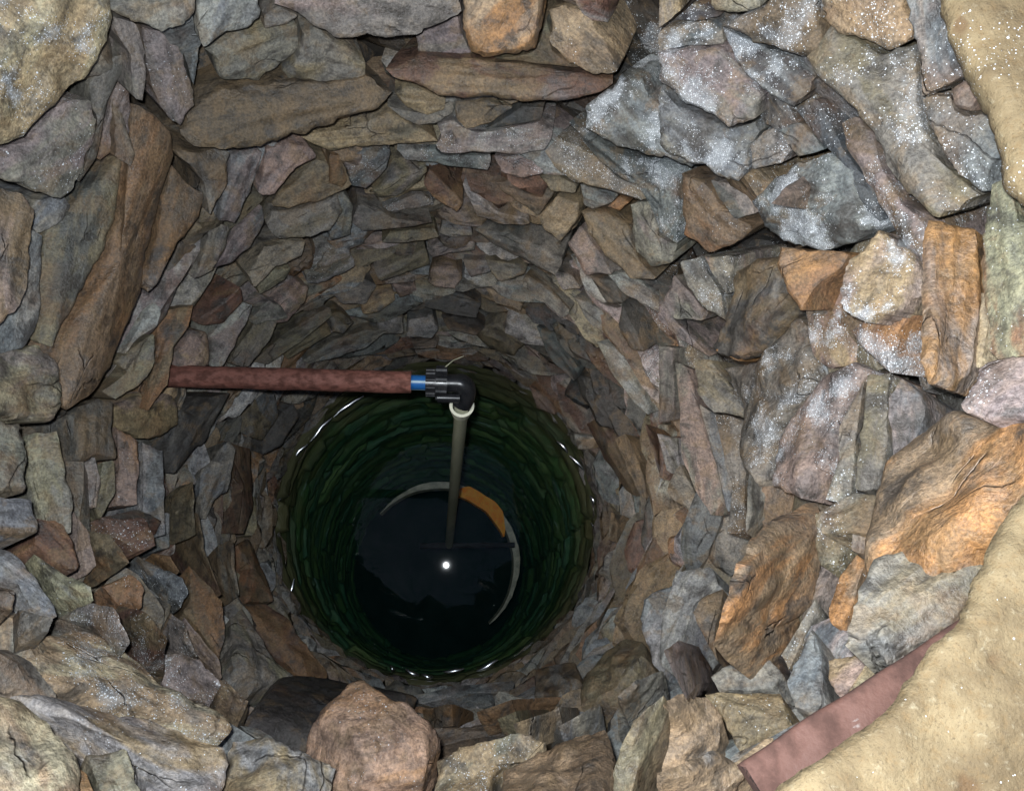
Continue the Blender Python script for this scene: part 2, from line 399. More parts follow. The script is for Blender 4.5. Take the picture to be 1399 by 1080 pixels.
# ------------------------------------------------------------------ stones read off the photograph
# region letter -> (x0, y0, zoom); then base colour, patch colour, frost 0-9, style, outline
REG = {'A': (0, 0, 2.798), 'B': (450, 0, 2.798), 'C': (900, 0, 2.804), 'D': (0, 350, 2.798),
       'E': (900, 350, 2.804), 'F': (450, 700, 2.798), 'G': (0, 700, 2.798), 'H': (900, 700, 2.804), 'Z': (0, 0, 1.0), 'M': (246, 191, 1.970)}
STONES = """
A tc8R 0,0 400,0 425,90 400,180 330,290 200,400 90,520 0,600 | large tan stone thick with white frost, top left corner
A gp3 0,620 110,520 200,430 270,370 340,390 370,470 340,600 290,700 240,760 130,730 40,690
A go1 400,0 780,0 740,50 700,90 630,135 570,100 480,70 430,40
A pg1 430,60 520,90 555,180 560,290 545,390 510,370 490,200 440,120
A pd2 540,100 640,120 680,170 720,270 740,400 690,480 600,400 560,260 | pointed purple-grey slate hanging tip down
A lb0 750,20 830,0 940,0 1005,60 950,100 860,130 780,180 760,110 | pale blue-grey stone ending in a point
A db1 675,110 740,60 765,180 740,330 722,270 700,190
A go1 790,190 870,140 1000,100 1140,90 1140,190 1070,250 990,300 890,310 840,300 820,230
A ng0 1010,60 1060,20 1140,60 1100,90 1010,110
A go0 1150,110 1210,100 1330,180 1399,240 1399,310 1200,310 1100,300 1080,260 1140,200
Z gp1 375,5 379,0 622,0 627,18 568,46 528,52 460,50 430,32 405,17 | wide grey slab at the top edge beside the orange block
Z nnA 264,143 304,121 386,111 450,110 500,104 538,125 514,150 465,160 430,178 393,186 357,200 311,203 264,200 244,180 | broad dark brown overhanging slab
Z to0 414,187 455,176 500,166 528,150 570,172 602,193 493,200 450,206 432,197
A kp0 1020,570 1100,540 1180,560 1210,600 1130,640 1050,740 985,740
A yo0 1060,740 1200,620 1320,620 1340,710 1250,760 1100,800 1030,790
A og0 1030,805 1150,790 1290,740 1310,800 1260,880 1150,910 1060,915 1020,870
Z yrS 180,140 210,160 232,182 236,215 222,250 212,290 200,350 190,400 172,440 150,500 125,540 88,562 82,520 80,480 92,440 115,400 140,350 160,280 172,200 | long golden-brown slab standing beside dark slate
Z do0 62,310 105,268 168,205 158,290 135,350 110,400 85,440 70,478 50,470 48,400 55,340
Z bl0 40,310 58,322 54,400 48,455 30,480 0,490 12,430 34,380
Z nk0 0,245 30,262 45,290 44,330 34,390 18,430 0,480
Z gb1 45,272 85,265 98,280 80,308 50,318 38,300
A dg0 340,320 430,225 480,200 478,260 420,340 400,430 370,600 300,700 330,600 375,470 345,385
A mp2 425,340 490,300 500,420 490,530 430,585 375,615 395,500
A ng0 655,570 780,570 880,580 865,700 800,820 780,700 720,625 668,590
A bp0 885,590 1000,577 980,680 900,855 835,845 845,700
Z rn0 234,225 258,250 278,268 270,300 250,321 229,357 216,385 200,400 206,340 222,270 | rust-orange split stone below the golden slab
A pg0 790,840 880,870 860,950 810,1030 760,1063 740,1063 785,930
A pb1 900,870 1000,780 1010,850 960,940 880,1010 800,1030 860,950
A dn0 680,920 750,940 740,1000 700,1060 630,1063 650,1000
A dn0 430,395 470,440 520,600 500,640 440,600
B atB 510,0 830,0 820,60 790,180 720,210 600,215 540,190 515,90 | square orange block at the middle of the top edge
B tn2 840,40 900,20 990,60 1040,130 1110,270 1010,290 910,230 850,170
B gp1 330,140 490,60 510,120 540,205 430,210 335,205
B no0 830,70 860,190 960,260 880,250 700,232 620,222 790,200
B mnA 220,265 330,214 600,222 880,262 1080,303 1050,350 920,385 740,385 580,370 440,365 340,320 260,300 | long black-brown slab under the orange block
B yn0 610,325 690,325 740,380 690,402 640,370
B to0 245,350 310,330 440,370 445,420 370,437 290,410
B gb0 225,405 290,425 370,442 470,382 475,430 410,470 340,480 270,450
B yo0 485,390 600,380 700,410 620,470 520,495 480,450
B do0 630,475 740,405 820,410 810,457 700,478 590,495
B pl3 410,470 470,452 490,492 600,502 800,463 860,500 830,570 720,590 560,588 430,582 402,560 430,530 | long pale purple-grey slab with frost on its left end
B bl6 250,570 400,562 430,590 620,592 610,650 500,640 380,620 290,610
B kp5 630,595 810,592 815,660 740,680 660,660 | small pink-purple stone dusted with frost
B pb4 40,582 240,572 220,640 180,690 140,725 80,710 60,640
B og5 830,580 870,520 960,560 1060,620 1140,680 1260,740 1190,765 1050,720 930,690 870,650
B bd9 980,400 1090,340 1110,290 1200,300 1250,380 1399,480 1399,650 1280,600 1100,565 980,490
B bq8 920,470 1000,510 1100,575 1280,615 1340,680 1340,780 1320,920 1260,890 1270,780 1240,720 1100,680 1000,580 | curved blue-grey stone coated with frost
B on0 630,690 790,682 860,740 800,825 720,770 650,720
B to0 800,830 870,745 960,770 950,850 880,920 820,870
B og0 800,670 850,655 950,705 940,740 850,730
B gb0 960,705 1060,740 1090,770 1010,800 970,780
B ar0 1060,790 1110,750 1150,772 1110,805
B og0 160,730 260,645 380,645 350,690 250,750 180,755
B rm0 380,645 450,700 510,770 490,810 400,760 360,700
B bg5 200,790 350,730 400,780 300,800 230,810
B gp0 90,850 110,780 200,805 240,830 400,850 300,870 130,885
B nr0 0,700 0,590 40,595 70,690 50,720
B gb0 0,770 60,740 95,790 80,900 0,920
B no0 960,805 1060,805 1140,860 1180,980 1250,1063 1150,1063 1050,960 990,890
B kg0 910,930 960,860 1050,980 1080,1050 980,1050
B gp0 1150,780 1250,762 1265,900 1335,935 1310,1010 1230,1020 1170,960
B ln0 510,705 570,745 640,805 760,835 770,860 680,860 560,825
B gd0 560,880 680,880 800,930 900,990 860,1050 740,990 620,930
B gb0 430,860 540,865 548,900 470,905 420,890
B on0 230,885 400,870 420,905 300,930 200,925
B pg0 370,950 440,915 560,920 560,955 450,970 390,985
B db4 120,0 122,2 124,0
C tc4 570,0 900,0 960,60 982,138 890,195 840,170 780,140 700,130 650,80 | orange and pink streaked stone at the top edge
C bg5 910,0 1060,0 1100,60 1175,160 1235,255 1130,320 1010,365 1002,200 965,80
C tcT 1065,130 1130,105 1210,170 1190,230 1120,210
C kkT 1120,340 1230,280 1275,350 1200,430 1130,410 | small smooth pink stone wedged beside the mortar
C bg4 1005,375 1115,345 1130,425 1200,442 1290,430 1340,570 1280,640 1250,735 1150,665 1080,575 1030,450
C go6R 660,95 850,212 990,165 1000,330 1020,480 1085,640 1232,742 1140,810 1060,830 960,740 880,640 830,520 760,420 620,300 565,215 | largest grey-olive slab with frost and a rusty lower edge
C ng6 235,100 390,35 560,5 620,80 652,195 560,225 400,165 280,110
C pn7 700,470 760,435 830,530 860,640 940,780 1020,860 1020,1000 950,950 890,850 800,700 720,560
C qb4 530,425 600,372 640,422 700,540 760,640 830,720 858,850 800,860 750,740 700,620 600,520 | smooth dark blue slate running down to the right
C pg7R 0,210 60,185 240,175 330,265 398,360 370,450 280,485 180,430 80,380 0,310 | big purple-grey cracked stone dusted with frost
C bx8 245,105 400,172 530,230 600,300 570,362 520,410 400,352 300,232
C gq8 35,100 180,72 240,102 255,168 60,178 0,203 0,130
C bg8 0,320 60,390 180,440 300,495 380,460 390,500 340,560 340,640 300,700 180,640 60,600 0,560
C bg5 345,560 400,500 480,480 520,560 480,620 360,650
C qb1 465,500 540,465 600,525 640,575 530,605
C bx9R 360,770 440,690 540,620 640,595 740,650 780,780 848,862 740,935 600,955 480,925 400,860 | rounded dark stone crusted with frost, rusty lower right
C kn6P 430,780 480,720 560,670 600,690 570,750 480,790 | pink-brown pointed chip sticking out of the frosted stone
C nr2 90,665 180,690 240,760 310,840 380,865 300,930 190,960 100,900
C dp7 200,690 350,715 368,820 290,838 230,760
C bq6 0,620 70,680 80,800 70,930 20,900 0,850
C tg4 0,0 55,0 88,42 0,108
C gx5 60,75 130,15 200,45 235,62 140,82
C eg1 170,0 400,0 385,25 270,48 200,30
Z arB 1066,337 1110,341 1162,345 1164,352 1146,374 1114,398 1096,424 1075,396 1063,365 | bright orange rounded stone
Z ktR9 1150,376 1166,352 1200,312 1240,340 1262,365 1262,400 1240,422 1208,432 1180,440 1152,425
E kt8R 572,190 685,98 712,130 705,250 778,348 740,415 660,432 590,380 560,270 | pinkish stone covered in frost under the orange stone
E ra7 735,285 850,215 985,210 930,280 918,395 885,437 800,370
Z akB 1262,332 1268,300 1330,312 1335,350 1342,400 1332,460 1325,512 1300,533 1270,526 1258,495 1260,430 | upright orange-pink block
Z erS2 1342,322 1356,252 1385,242 1391,300 1399,350 1399,480 1362,490 1348,478 1352,440 1344,390 | upright olive slab with rusty stripes at the right edge
Z cy0 1337,400 1345,402 1350,450 1340,502 1328,500 1334,460
E nd1R 270,215 300,60 380,0 460,20 490,130 548,218 480,290 400,360 330,395 240,380 210,350 | large dark brown stone with an ochre lower corner
E ar0B 215,362 270,300 350,255 388,265 390,350 300,398
E bg7 80,20 160,0 190,60 250,150 258,245 180,200 110,110
E pg1 20,180 60,70 108,120 188,215 170,248 60,238
E gp4 175,0 290,0 268,100 262,150 200,50
E pd0 0,120 30,200 80,260 150,330 200,390 170,370 60,300 0,240
E og0 140,400 200,400 260,480 330,560 330,618 270,600 210,600 150,520
E gd6R 262,432 420,385 520,245 556,225 580,330 618,420 600,495 520,610 460,715 440,855 380,895 340,820 340,620 285,500 | tall dark grey slab speckled with frost
E kp7R 640,460 755,405 785,432 700,620 680,740 600,860 540,935 435,870 470,700 550,580 | broad pinkish slab leaning left, speckled with frost
E og4S 800,455 888,445 878,560 883,720 860,835 840,895 750,895 770,700
E gg6 690,650 790,470 765,660 740,895 700,950 640,930 690,780
E og5 745,905 835,910 830,940 810,1063 625,1063 610,980
E pb1 882,545 930,460 1000,520 1030,600 1000,680 900,765 887,640 | blue-purple stone behind the big tan rock
Z yaR1 1195,705 1212,640 1235,610 1260,590 1290,572 1320,566 1360,580 1399,585 1399,700 1345,755 1285,795 1225,815 1182,785 | great lumpy orange-tan rock on the right
Z pk4 1312,552 1338,504 1370,488 1399,477 1399,582 1360,577 1325,563
E kg0S 62,405 110,415 150,560 228,780 248,955 200,988 140,900 82,760 80,560
E gp0 0,340 55,352 65,500 62,600 0,640
E gb0 155,565 222,605 300,800 278,955 262,975 222,820
E gn3 215,605 330,625 340,820 322,1063 262,1063 282,900
E mr0 0,700 75,690 70,800 25,860 0,850
E gn0 80,790 140,900 190,990 150,1000 60,930 30,900
E gd1 345,830 430,890 440,960 380,1063 330,1063
Z yaP 1000,788 1025,737 1060,707 1114,684 1118,760 1102,830 1075,850 1020,878 974,884 984,840 | big square-cut orange-brown block jutting from the wall
H xnU 232,520 490,442 470,560 380,570 240,568
H yn0 130,380 160,330 248,292 213,498 226,568 150,430
H lb0R 70,230 200,207 228,285 140,352 128,420 85,495 15,600 0,560 15,400 | light blue-grey flat stone left of the orange-brown block
H pm0P 20,530 80,492 158,512 198,600 180,648 110,672 60,600 | small purplish block with a dark side
H gn1 205,628 300,562 420,562 478,620 440,678 320,688 230,688
H ty1 0,722 100,680 170,700 245,780 230,900 60,1000 0,980
H tn2 175,695 300,692 470,692 500,800 400,840 290,895 250,800
H ty1 0,995 230,905 290,960 400,870 440,860 300,1000 250,1063 0,1063
H gb1 490,645 540,545 590,440 620,500 638,620 640,735 520,755
H gd6 470,545 600,330 615,395 580,435 500,605
H og5 600,0 740,0 728,120 680,190 622,198 602,120
H gb0 742,0 828,0 848,100 790,155 742,145
H ta2 650,365 700,230 760,162 800,182 770,280 740,378 700,440 660,430
H tk2 650,565 760,538 830,545 858,600 800,650 680,695 650,640 | crumbly orange-pink lump above the red bar
H go0R 760,300 820,175 1000,135 1200,165 1285,140 1215,300 1135,425 980,518 880,588 835,535 705,518 742,400 | smooth grey-olive slab between the lumpy rock and the red bar
D ry0S 622,205 740,182 720,270 662,350 640,490 560,598 562,490 590,400 602,280 | rust and olive strip of stone at the pipe's wall end
D lg0 480,360 560,205 590,175 618,205 600,270 520,320 405,470
D oe0 435,400 590,292 588,430 540,485 440,548 385,515 500,460
D tk0 430,575 540,512 560,592 640,525 678,560 680,640 620,688 540,700 440,650
D kt0R 662,370 720,285 790,292 800,420 662,425 | crumbly pink stone just above the pipe's wall end
D mm0 742,250 830,185 920,112 930,170 860,250 780,265
D pl0 800,300 920,175 968,185 940,260 850,420 800,420
D og0 870,405 990,205 1060,250 1030,330 950,420
D kg0 1000,230 1140,92 1178,150 1100,250 1010,260
D eg0R 0,390 140,335 200,385 230,460 228,560 200,640 75,618 0,605
D eg0R 92,680 220,662 240,780 278,960 268,1063 155,1020 105,820 | long pale olive stone streaked with yellow on the left
D ng0 0,612 78,640 98,820 90,900 0,905
D nd0 252,605 380,535 428,560 438,770 370,755 322,790 290,780
D lk0 302,800 360,755 388,860 368,958 322,968
D oe0 392,785 438,782 440,900 380,1010 352,968
D kr2 442,655 528,700 524,950 442,948 450,800
D bl0 542,712 622,742 632,1063 545,1020
D xd0 632,745 682,575 742,602 800,535 878,522 800,678 722,758 662,838
D oy0 672,882 738,855 748,1063 652,1063
D gb0 762,822 868,705 898,740 868,900 820,930 788,1000 762,1000
D mn0 852,702 958,732 968,950 930,1063 902,1063 930,880
D bn0 0,925 118,925 148,1040 140,1063 0,1063
D dm1 385,1000 520,965 620,1010 600,1063 400,1063
D ob0 960,520 1050,515 1060,600 1000,700 950,690
D dx0 1010,640 1120,560 1150,600 1080,720 1000,760
G rm0 140,15 240,45 278,110 308,200 290,228 200,180 132,120
G kp0 282,0 340,70 368,200 330,238 302,110
G or0 332,72 420,82 498,190 400,218 372,170
G mn3 392,20 560,25 600,130 530,150 420,95
G bb0 602,0 648,0 648,138 612,138
G db3R 522,162 600,202 700,252 728,310 690,368 620,348 562,240 | dark rock with a frosty top edge poking out on the left
G ry0 582,157 650,162 688,228 640,230
G bg1 0,65 70,172 200,342 218,398 120,370 62,280 0,180
G dg0 72,372 208,402 182,458 62,528
G ta1 0,222 58,300 50,378 0,400
G eb2 132,162 230,222 350,282 358,338 232,338 182,258
G ry3 382,282 500,232 558,292 540,358 440,348
G nr1S 722,202 850,332 858,460 838,558 702,382 730,312
G nm1S 702,0 758,0 788,160 850,320 720,195
G yg0 832,122 888,102 918,328 850,318 822,200
G rn0 902,122 950,92 1000,202 1048,338 940,342 930,200
G rm0S 922,352 1010,345 1100,402 1180,522 1250,602 1258,628 1132,628 1000,502 | rust-brown slab slanting down to the black slate
G ge0 880,402 928,372 1038,560 1128,628 960,688 892,600
G kp1 705,402 838,562 848,638 762,560 685,482
G xxF 932,798 1040,655 1100,645 1240,640 1320,650 1460,672 1600,705 1570,745 1399,760 1300,790 1240,820 1212,912 1100,880 1000,860 | black slate slab with sharp edges behind the pink boulder
G tc6R 62,560 180,472 320,452 440,502 540,602 620,680 700,722 800,742 895,820 850,868 700,828 500,778 330,718 160,698 82,640 | cream and brown crumbly rock on the left
G lt2R 40,702 200,702 400,762 600,802 700,852 858,900 878,960 800,1063 620,1063 480,958 300,850 122,782 | long blue-grey slab at the bottom left
G ctR1 0,652 60,722 160,802 250,922 298,1020 290,1063 0,1063 | smooth cream stone in the bottom left corner
G ay0 268,952 330,992 420,1063 305,1063
G eo1 332,932 480,902 598,1063 432,1063
G tl1R 885,872 980,862 1150,912 1278,980 1268,1050 1100,1063 850,1063
G ty3 782,652 860,642 958,722 928,820 880,800
G pn6 565,562 640,540 760,560 850,660 800,735 700,705 620,660
G nm5 452,352 560,382 642,470 622,640 560,590 500,520
G gp5 222,402 340,345 440,360 500,500 430,490 320,442
G np4 650,380 700,420 760,560 660,530 640,460
F xn0 392,822 640,812 838,832 720,850 560,868 392,905
F te4R 402,950 580,872 740,842 828,880 760,950 640,1000 545,1063 402,1063
F yt0R 662,1000 840,902 1058,822 1088,900 1078,1000 1000,1063 640,1063 | dark brown slab at the bottom edge right of the boulder
F gb0 842,878 862,822 1038,722 1000,818
F on0R 962,742 962,650 1060,532 1140,482 1208,492 1222,560 1160,648 1050,720 | oval olive-brown stone low on the right
F gd0 1100,702 1170,642 1278,602 1288,680 1180,758 1102,845
F on0 1082,1000 1152,800 1285,692 1300,760 1200,1000 1100,1063
F bl0 302,702 480,662 708,642 698,688 540,702 332,738
F ry0 352,752 480,732 558,762 440,798
F ry0 562,762 700,712 898,702 880,738 702,748
F tg0 702,808 880,742 958,745 930,788 842,828
F gn0 792,602 938,572 958,640 880,700 782,698
F oy0 642,788 722,755 858,752 682,808
F lb0 1202,332 1328,262 1399,242 1399,400 1290,480 1240,585 1228,530 1190,440
M eg0 180,362 222,282 338,270 330,310 252,348 200,398
M eo0 205,392 235,352 300,342 282,378 215,415
M gl3 332,332 380,290 458,280 474,340 400,380 342,385
M kn0 272,440 302,390 345,395 340,440 292,468
M gp0 178,482 240,430 268,442 290,478 200,500
M gd0 412,420 442,385 490,370 530,392 500,440 440,442
M to0 482,442 520,402 575,400 580,430 540,460 492,470
M kn0 575,390 630,385 640,410 590,425
M og0 395,470 430,460 470,490 440,520 410,515
M og0S 188,600 280,520 400,448 412,470 300,562 232,605
M yo0 272,572 330,530 400,490 410,520 340,560 290,590
M gb0 330,592 400,540 500,510 560,512 500,560 400,590 340,605
M gl0 522,475 600,470 600,520 540,522
M bl0 610,480 680,470 700,510 680,535 612,530 | flat blue-grey stone above the pipe end
M kg0 622,540 700,532 690,560 630,562
M gn0 540,562 610,552 640,578 562,590
M xd0 640,412 700,400 760,410 810,440 800,480 720,470 662,450 | black stone in a dark hollow of the far wall
M yk0 665,382 682,335 740,342 760,370 740,400 690,395 | small square rust-tan stone in the far wall
M ty0 820,396 850,390 925,440 915,460 850,440
M nx0 702,472 790,472 820,500 800,525 720,510
M og0 780,502 860,490 940,540 900,580 830,562
M og0 520,352 600,320 660,290 680,332 600,360 540,380
M gb0 762,322 840,325 850,350 782,370
M go0 822,320 900,330 930,360 860,385 832,355
M gn0S 930,362 1000,400 1050,460 1030,480 960,420 920,392
M gp0 1000,350 1060,360 1080,400 1030,402
M nd0 1100,362 1170,380 1190,440 1150,440
M gl2 1150,362 1210,350 1290,430 1330,480 1250,450 1190,412
M gb0 1060,422 1130,450 1190,520 1170,540 1100,490
M dn0 1190,432 1230,520 1250,570 1210,562 1180,500
M lg1S 1120,542 1180,560 1250,650 1260,740 1220,702 1160,622
M lg0 1030,722 1092,762 1070,790 1040,772
M lt0 1060,790 1130,800 1110,830 1070,832
M nm0S 1092,762 1130,742 1200,880 1230,960 1200,942 1140,852
M yn0S 1170,802 1200,790 1250,900 1260,980 1230,942
M rm0 1250,762 1290,800 1310,880 1290,900
M gl0 1285,792 1340,800 1350,900 1310,892
M tg0 1160,1000 1200,1010 1190,1078 1152,1078
M xq0 960,502 1010,520 1080,620 1060,650 990,582 | black damp stone in the streak above the right waterline
M xd0 1062,622 1120,650 1160,730 1130,740 1080,692
M kr0 940,662 1000,690 1010,740 960,722
"""

def parse():
    out = []
    for ln in STONES.strip().splitlines():
        lab = None
        if '|' in ln:
            ln, lab = ln.split('|'); lab = lab.strip()
        tk = ln.split()
        x0, y0, k = REG[tk[0]]
        code = tk[1]
        pts = [tuple(float(q) for q in t.split(',')) for t in tk[2:]]
        pts = [(x0 + x / k, y0 + y / k) for x, y in pts]
        P = []
        for x, y in pts:
            if x < 3: x -= 60
            if y < 4: y -= 60
            if x > 1396: x += 60
            if y > 1077: y += 60
            P.append((x, y))
        frost = sum(int(ch) for ch in code[2:] if ch.isdigit())
        style = ''.join(ch for ch in code[2:] if not ch.isdigit())
        area = 0.5 * sum(P[i][0] * P[(i + 1) % len(P)][1] - P[(i + 1) % len(P)][0] * P[i][1] for i in range(len(P)))
        if abs(area) < 60: continue
        out.append(dict(b=code[0], p=code[1], frost=frost, style=style, pts=P, label=lab, area=abs(area)))
    return out

TR = parse()

def resample(P, n, jag, r):
    """Closed outline resampled to n points, corners kept fairly sharp, edge roughened."""
    L = [math.dist(P[i], P[(i + 1) % len(P)]) for i in range(len(P))]
    tot = sum(L)
    out = []
    seed = r.uniform(0, 900)
    acc, i = 0.0, 0
    cx = sum(p[0] for p in P) / len(P); cy = sum(p[1] for p in P) / len(P)
    for k in range(n):
        s = tot * k / n
        while acc + L[i] < s and i < len(P) - 1:
            acc += L[i]; i += 1
        t = (s - acc) / max(L[i], 1e-6)
        a, b = P[i], P[(i + 1) % len(P)]
        x, y = a[0] + (b[0] - a[0]) * t, a[1] + (b[1] - a[1]) * t
        nx, ny = x - cx, y - cy
        d = math.hypot(nx, ny) or 1
        w = noise.noise(Vector((x * 0.045, y * 0.045, seed))) * jag + noise.noise(Vector((x * 0.16, y * 0.16, seed))) * jag * 0.45 + noise.noise(Vector((x * 0.4, y * 0.4, seed))) * jag * 0.2 - 0.3
        out.append((x + nx / d * w, y + ny / d * w))
    # one light smoothing pass
    return out

def traced_stone(s, r, parent, name='stone', extra=0.0, top_level=False, depth=0.14):
    size_px = math.sqrt(s['area'])
    n = 30 if size_px < 45 else (48 if size_px < 90 else 84)
    rings = 6 if size_px < 45 else (9 if size_px < 90 else 16)
    style = s['style']
    P = resample(s['pts'], n, 1.5 if 'F' in style else min(7.0, size_px * 0.07), r)
    # lean: the lower edge of the stone stands out of the wall, the upper edge is set back
    c3 = [cast(u, v) for u, v in P]
    zs = [p.z for p in c3]; zlo, zhi = min(zs), max(zs)
    ext = zhi - zlo
    prot = min(0.075, 0.40 * ext) * r.uniform(0.6, 1.15) + extra
    if 'P' in style: prot += 0.075
    if 'B' in style: prot += 0.02
    if 'A' in style: prot += 0.03
    if 'U' in style: prot = 0.0  # flush black piece: shade under the jutting block, put into its colour
    base = r.uniform(-0.006, 0.012) + (extra * 0.5)
    V3 = []
    for (u, v), q in zip(P, c3):
        t = (zhi - q.z) / max(ext, 1e-4)
        if 'U' in style: dr = 0.0
        else: dr = -(base + prot * t)
        V3.append(cast(u, v, dr))
    c = sum(V3, Vector()) / n
    nrm = Vector()
    for i in range(n):
        a, b = V3[i] - c, V3[(i + 1) % n] - c
        nrm += a.cross(b)
    nrm.normalize()
    toc = Vector((0, 0, CAM_H)) - c
    if nrm.dot(toc) < 0:
        nrm = -nrm
        V3.reverse()
    # long axis
    best, e1 = -1, None
    for k in range(18):
        a = math.pi * k / 18
        t1 = nrm.orthogonal().normalized()
        t2 = nrm.cross(t1)
        ax = t1 * math.cos(a) + t2 * math.sin(a)
        w = sum((p - c).dot(ax) ** 2 for p in V3)
        if w > best: best, e1 = w, ax
    e2 = nrm.cross(e1)
    ra = math.sqrt(best / n) * 1.4
    rb = math.sqrt(sum((p - c).dot(e2) ** 2 for p in V3) / n) * 1.4
    H = min(0.045, rb * (0.32 if 'R' in style else 0.24))
    if 'S' in style: H *= 0.6
    if 'T' in style: H = rb * 0.7
    if 'M' in style: H = 0.012
    # facets
    pl = []
    for k in range(r.randint(3, 6)):
        a = r.uniform(0, 2 * math.pi)
        pl.append((r.uniform(0.5, 1.0), math.cos(a) * r.uniform(0.3, 1.1), math.sin(a) * r.uniform(0.4, 1.2)))
    if 'F' in style: pl = [(1.0, 0.0, 0.12), (0.75, 1.1, 0.0)]
    elif 'P' in style or 'B' in style:
        pl = [(1.0, r.uniform(-.15, .15), r.uniform(-.15, .15)), (1.1, 0.5, 0.4)]
    sd = Vector((r.uniform(0, 99), r.uniform(0, 99), r.uniform(0, 99)))
    lay = r.uniform(0.3, 0.95) if 'R' not in style else 0.22
    if 'O' in style: lay = 0.04; pl = [(1.0, 0.0, 0.0), (1.05, 0.35, 0.3), (1.0, -0.4, 0.3)]
    if 'F' in style: lay = 0.12
    verts, faces, grain = [], [], []
    goff = (r.uniform(0, 50), r.uniform(0, 50), r.uniform(0, 50))
    def add(p):
        verts.append(p)
        q = p - c
        grain.append((q.dot(e1) + goff[0], q.dot(e2) + q.dot(nrm) * 0.6 + goff[1], goff[2]))
    def height(p, sc):
        q = p - c
        x, y = q.dot(e1) / ra, q.dot(e2) / rb
        f = min([1.0] + [k0 - kx * x - ky * y for k0, kx, ky in pl])
        f = max(f, -0.2)
        st = noise.noise(Vector((x * 0.9, y * 3.2, 0)) + sd)
        st = (math.floor(st * 5 + 0.5) / 5 * 0.88 + st * 0.12) * lay
        lump = noise.noise(Vector((x * 2.0, y * 2.0, 5)) + sd) * 0.35 + noise.noise(q * 60 + sd) * 0.10 + noise.noise(q * 28 + sd) * 0.22
        if 'R' in style: lump *= 1.25
        if 'F' in style: lump *= 0.35
        edge = 1 - sc ** (5 if 'O' in style else 20)
        return H * edge * (0.35 + 0.65 * f + 0.55 * st + lump)
    # back to front: two rings into the wall, then the face
    back = (-nrm * 0.5 + Vector((c.x - centre(CAM_H - c.z).x, c.y - centre(CAM_H - c.z).y, 0)).normalized() * 0.8)
    for k, (dd, sc) in enumerate(((depth, 0.88), (depth * 0.35, 0.985))):
        for p in V3:
            add(c + (p - c) * sc + back * dd)
    soft = list(V3)
    for _ in range(max(4, n // 7)):
        soft = [(soft[i - 1] + soft[i] * 2 + soft[(i + 1) % n]) / 4 for i in range(n)]
    scs = [1.0, 0.975] + [1 - (i / rings) ** 1.15 for i in range(1, rings)]
    for sc in scs:
        mixk = min(1.0, (1 - sc) * 3.2)
        for p, ps in zip(V3, soft):
            b = c + (p.lerp(ps, mixk) - c) * sc
            add(b + nrm * height(b, sc))
    nr = len(scs) + 2
    for i in range(nr - 1):
        for k in range(n):
            l = (k + 1) % n
            faces.append((i * n + k, i * n + l, (i + 1) * n + l, (i + 1) * n + k))
    add(c + nrm * height(c, 0))
    m = len(verts) - 1
    for k in range(n):
        faces.append(((nr - 1) * n + k, (nr - 1) * n + (k + 1) % n, m))
    faces.append(tuple(reversed(range(n))))
    tint = vary(PAL[s['b']], r); patch = vary(PAL[s['p']], r)
    fin = (max(0.0, s['frost'] - 1.5) / 7.5, r.uniform(0.0, 0.5), r.random())
    at = attr_block(len(verts), tint, patch, fin, grain)
    return dict(verts=verts, faces=faces, attrs=at, label=s['label'], px=s['area'], name=name, c=c)

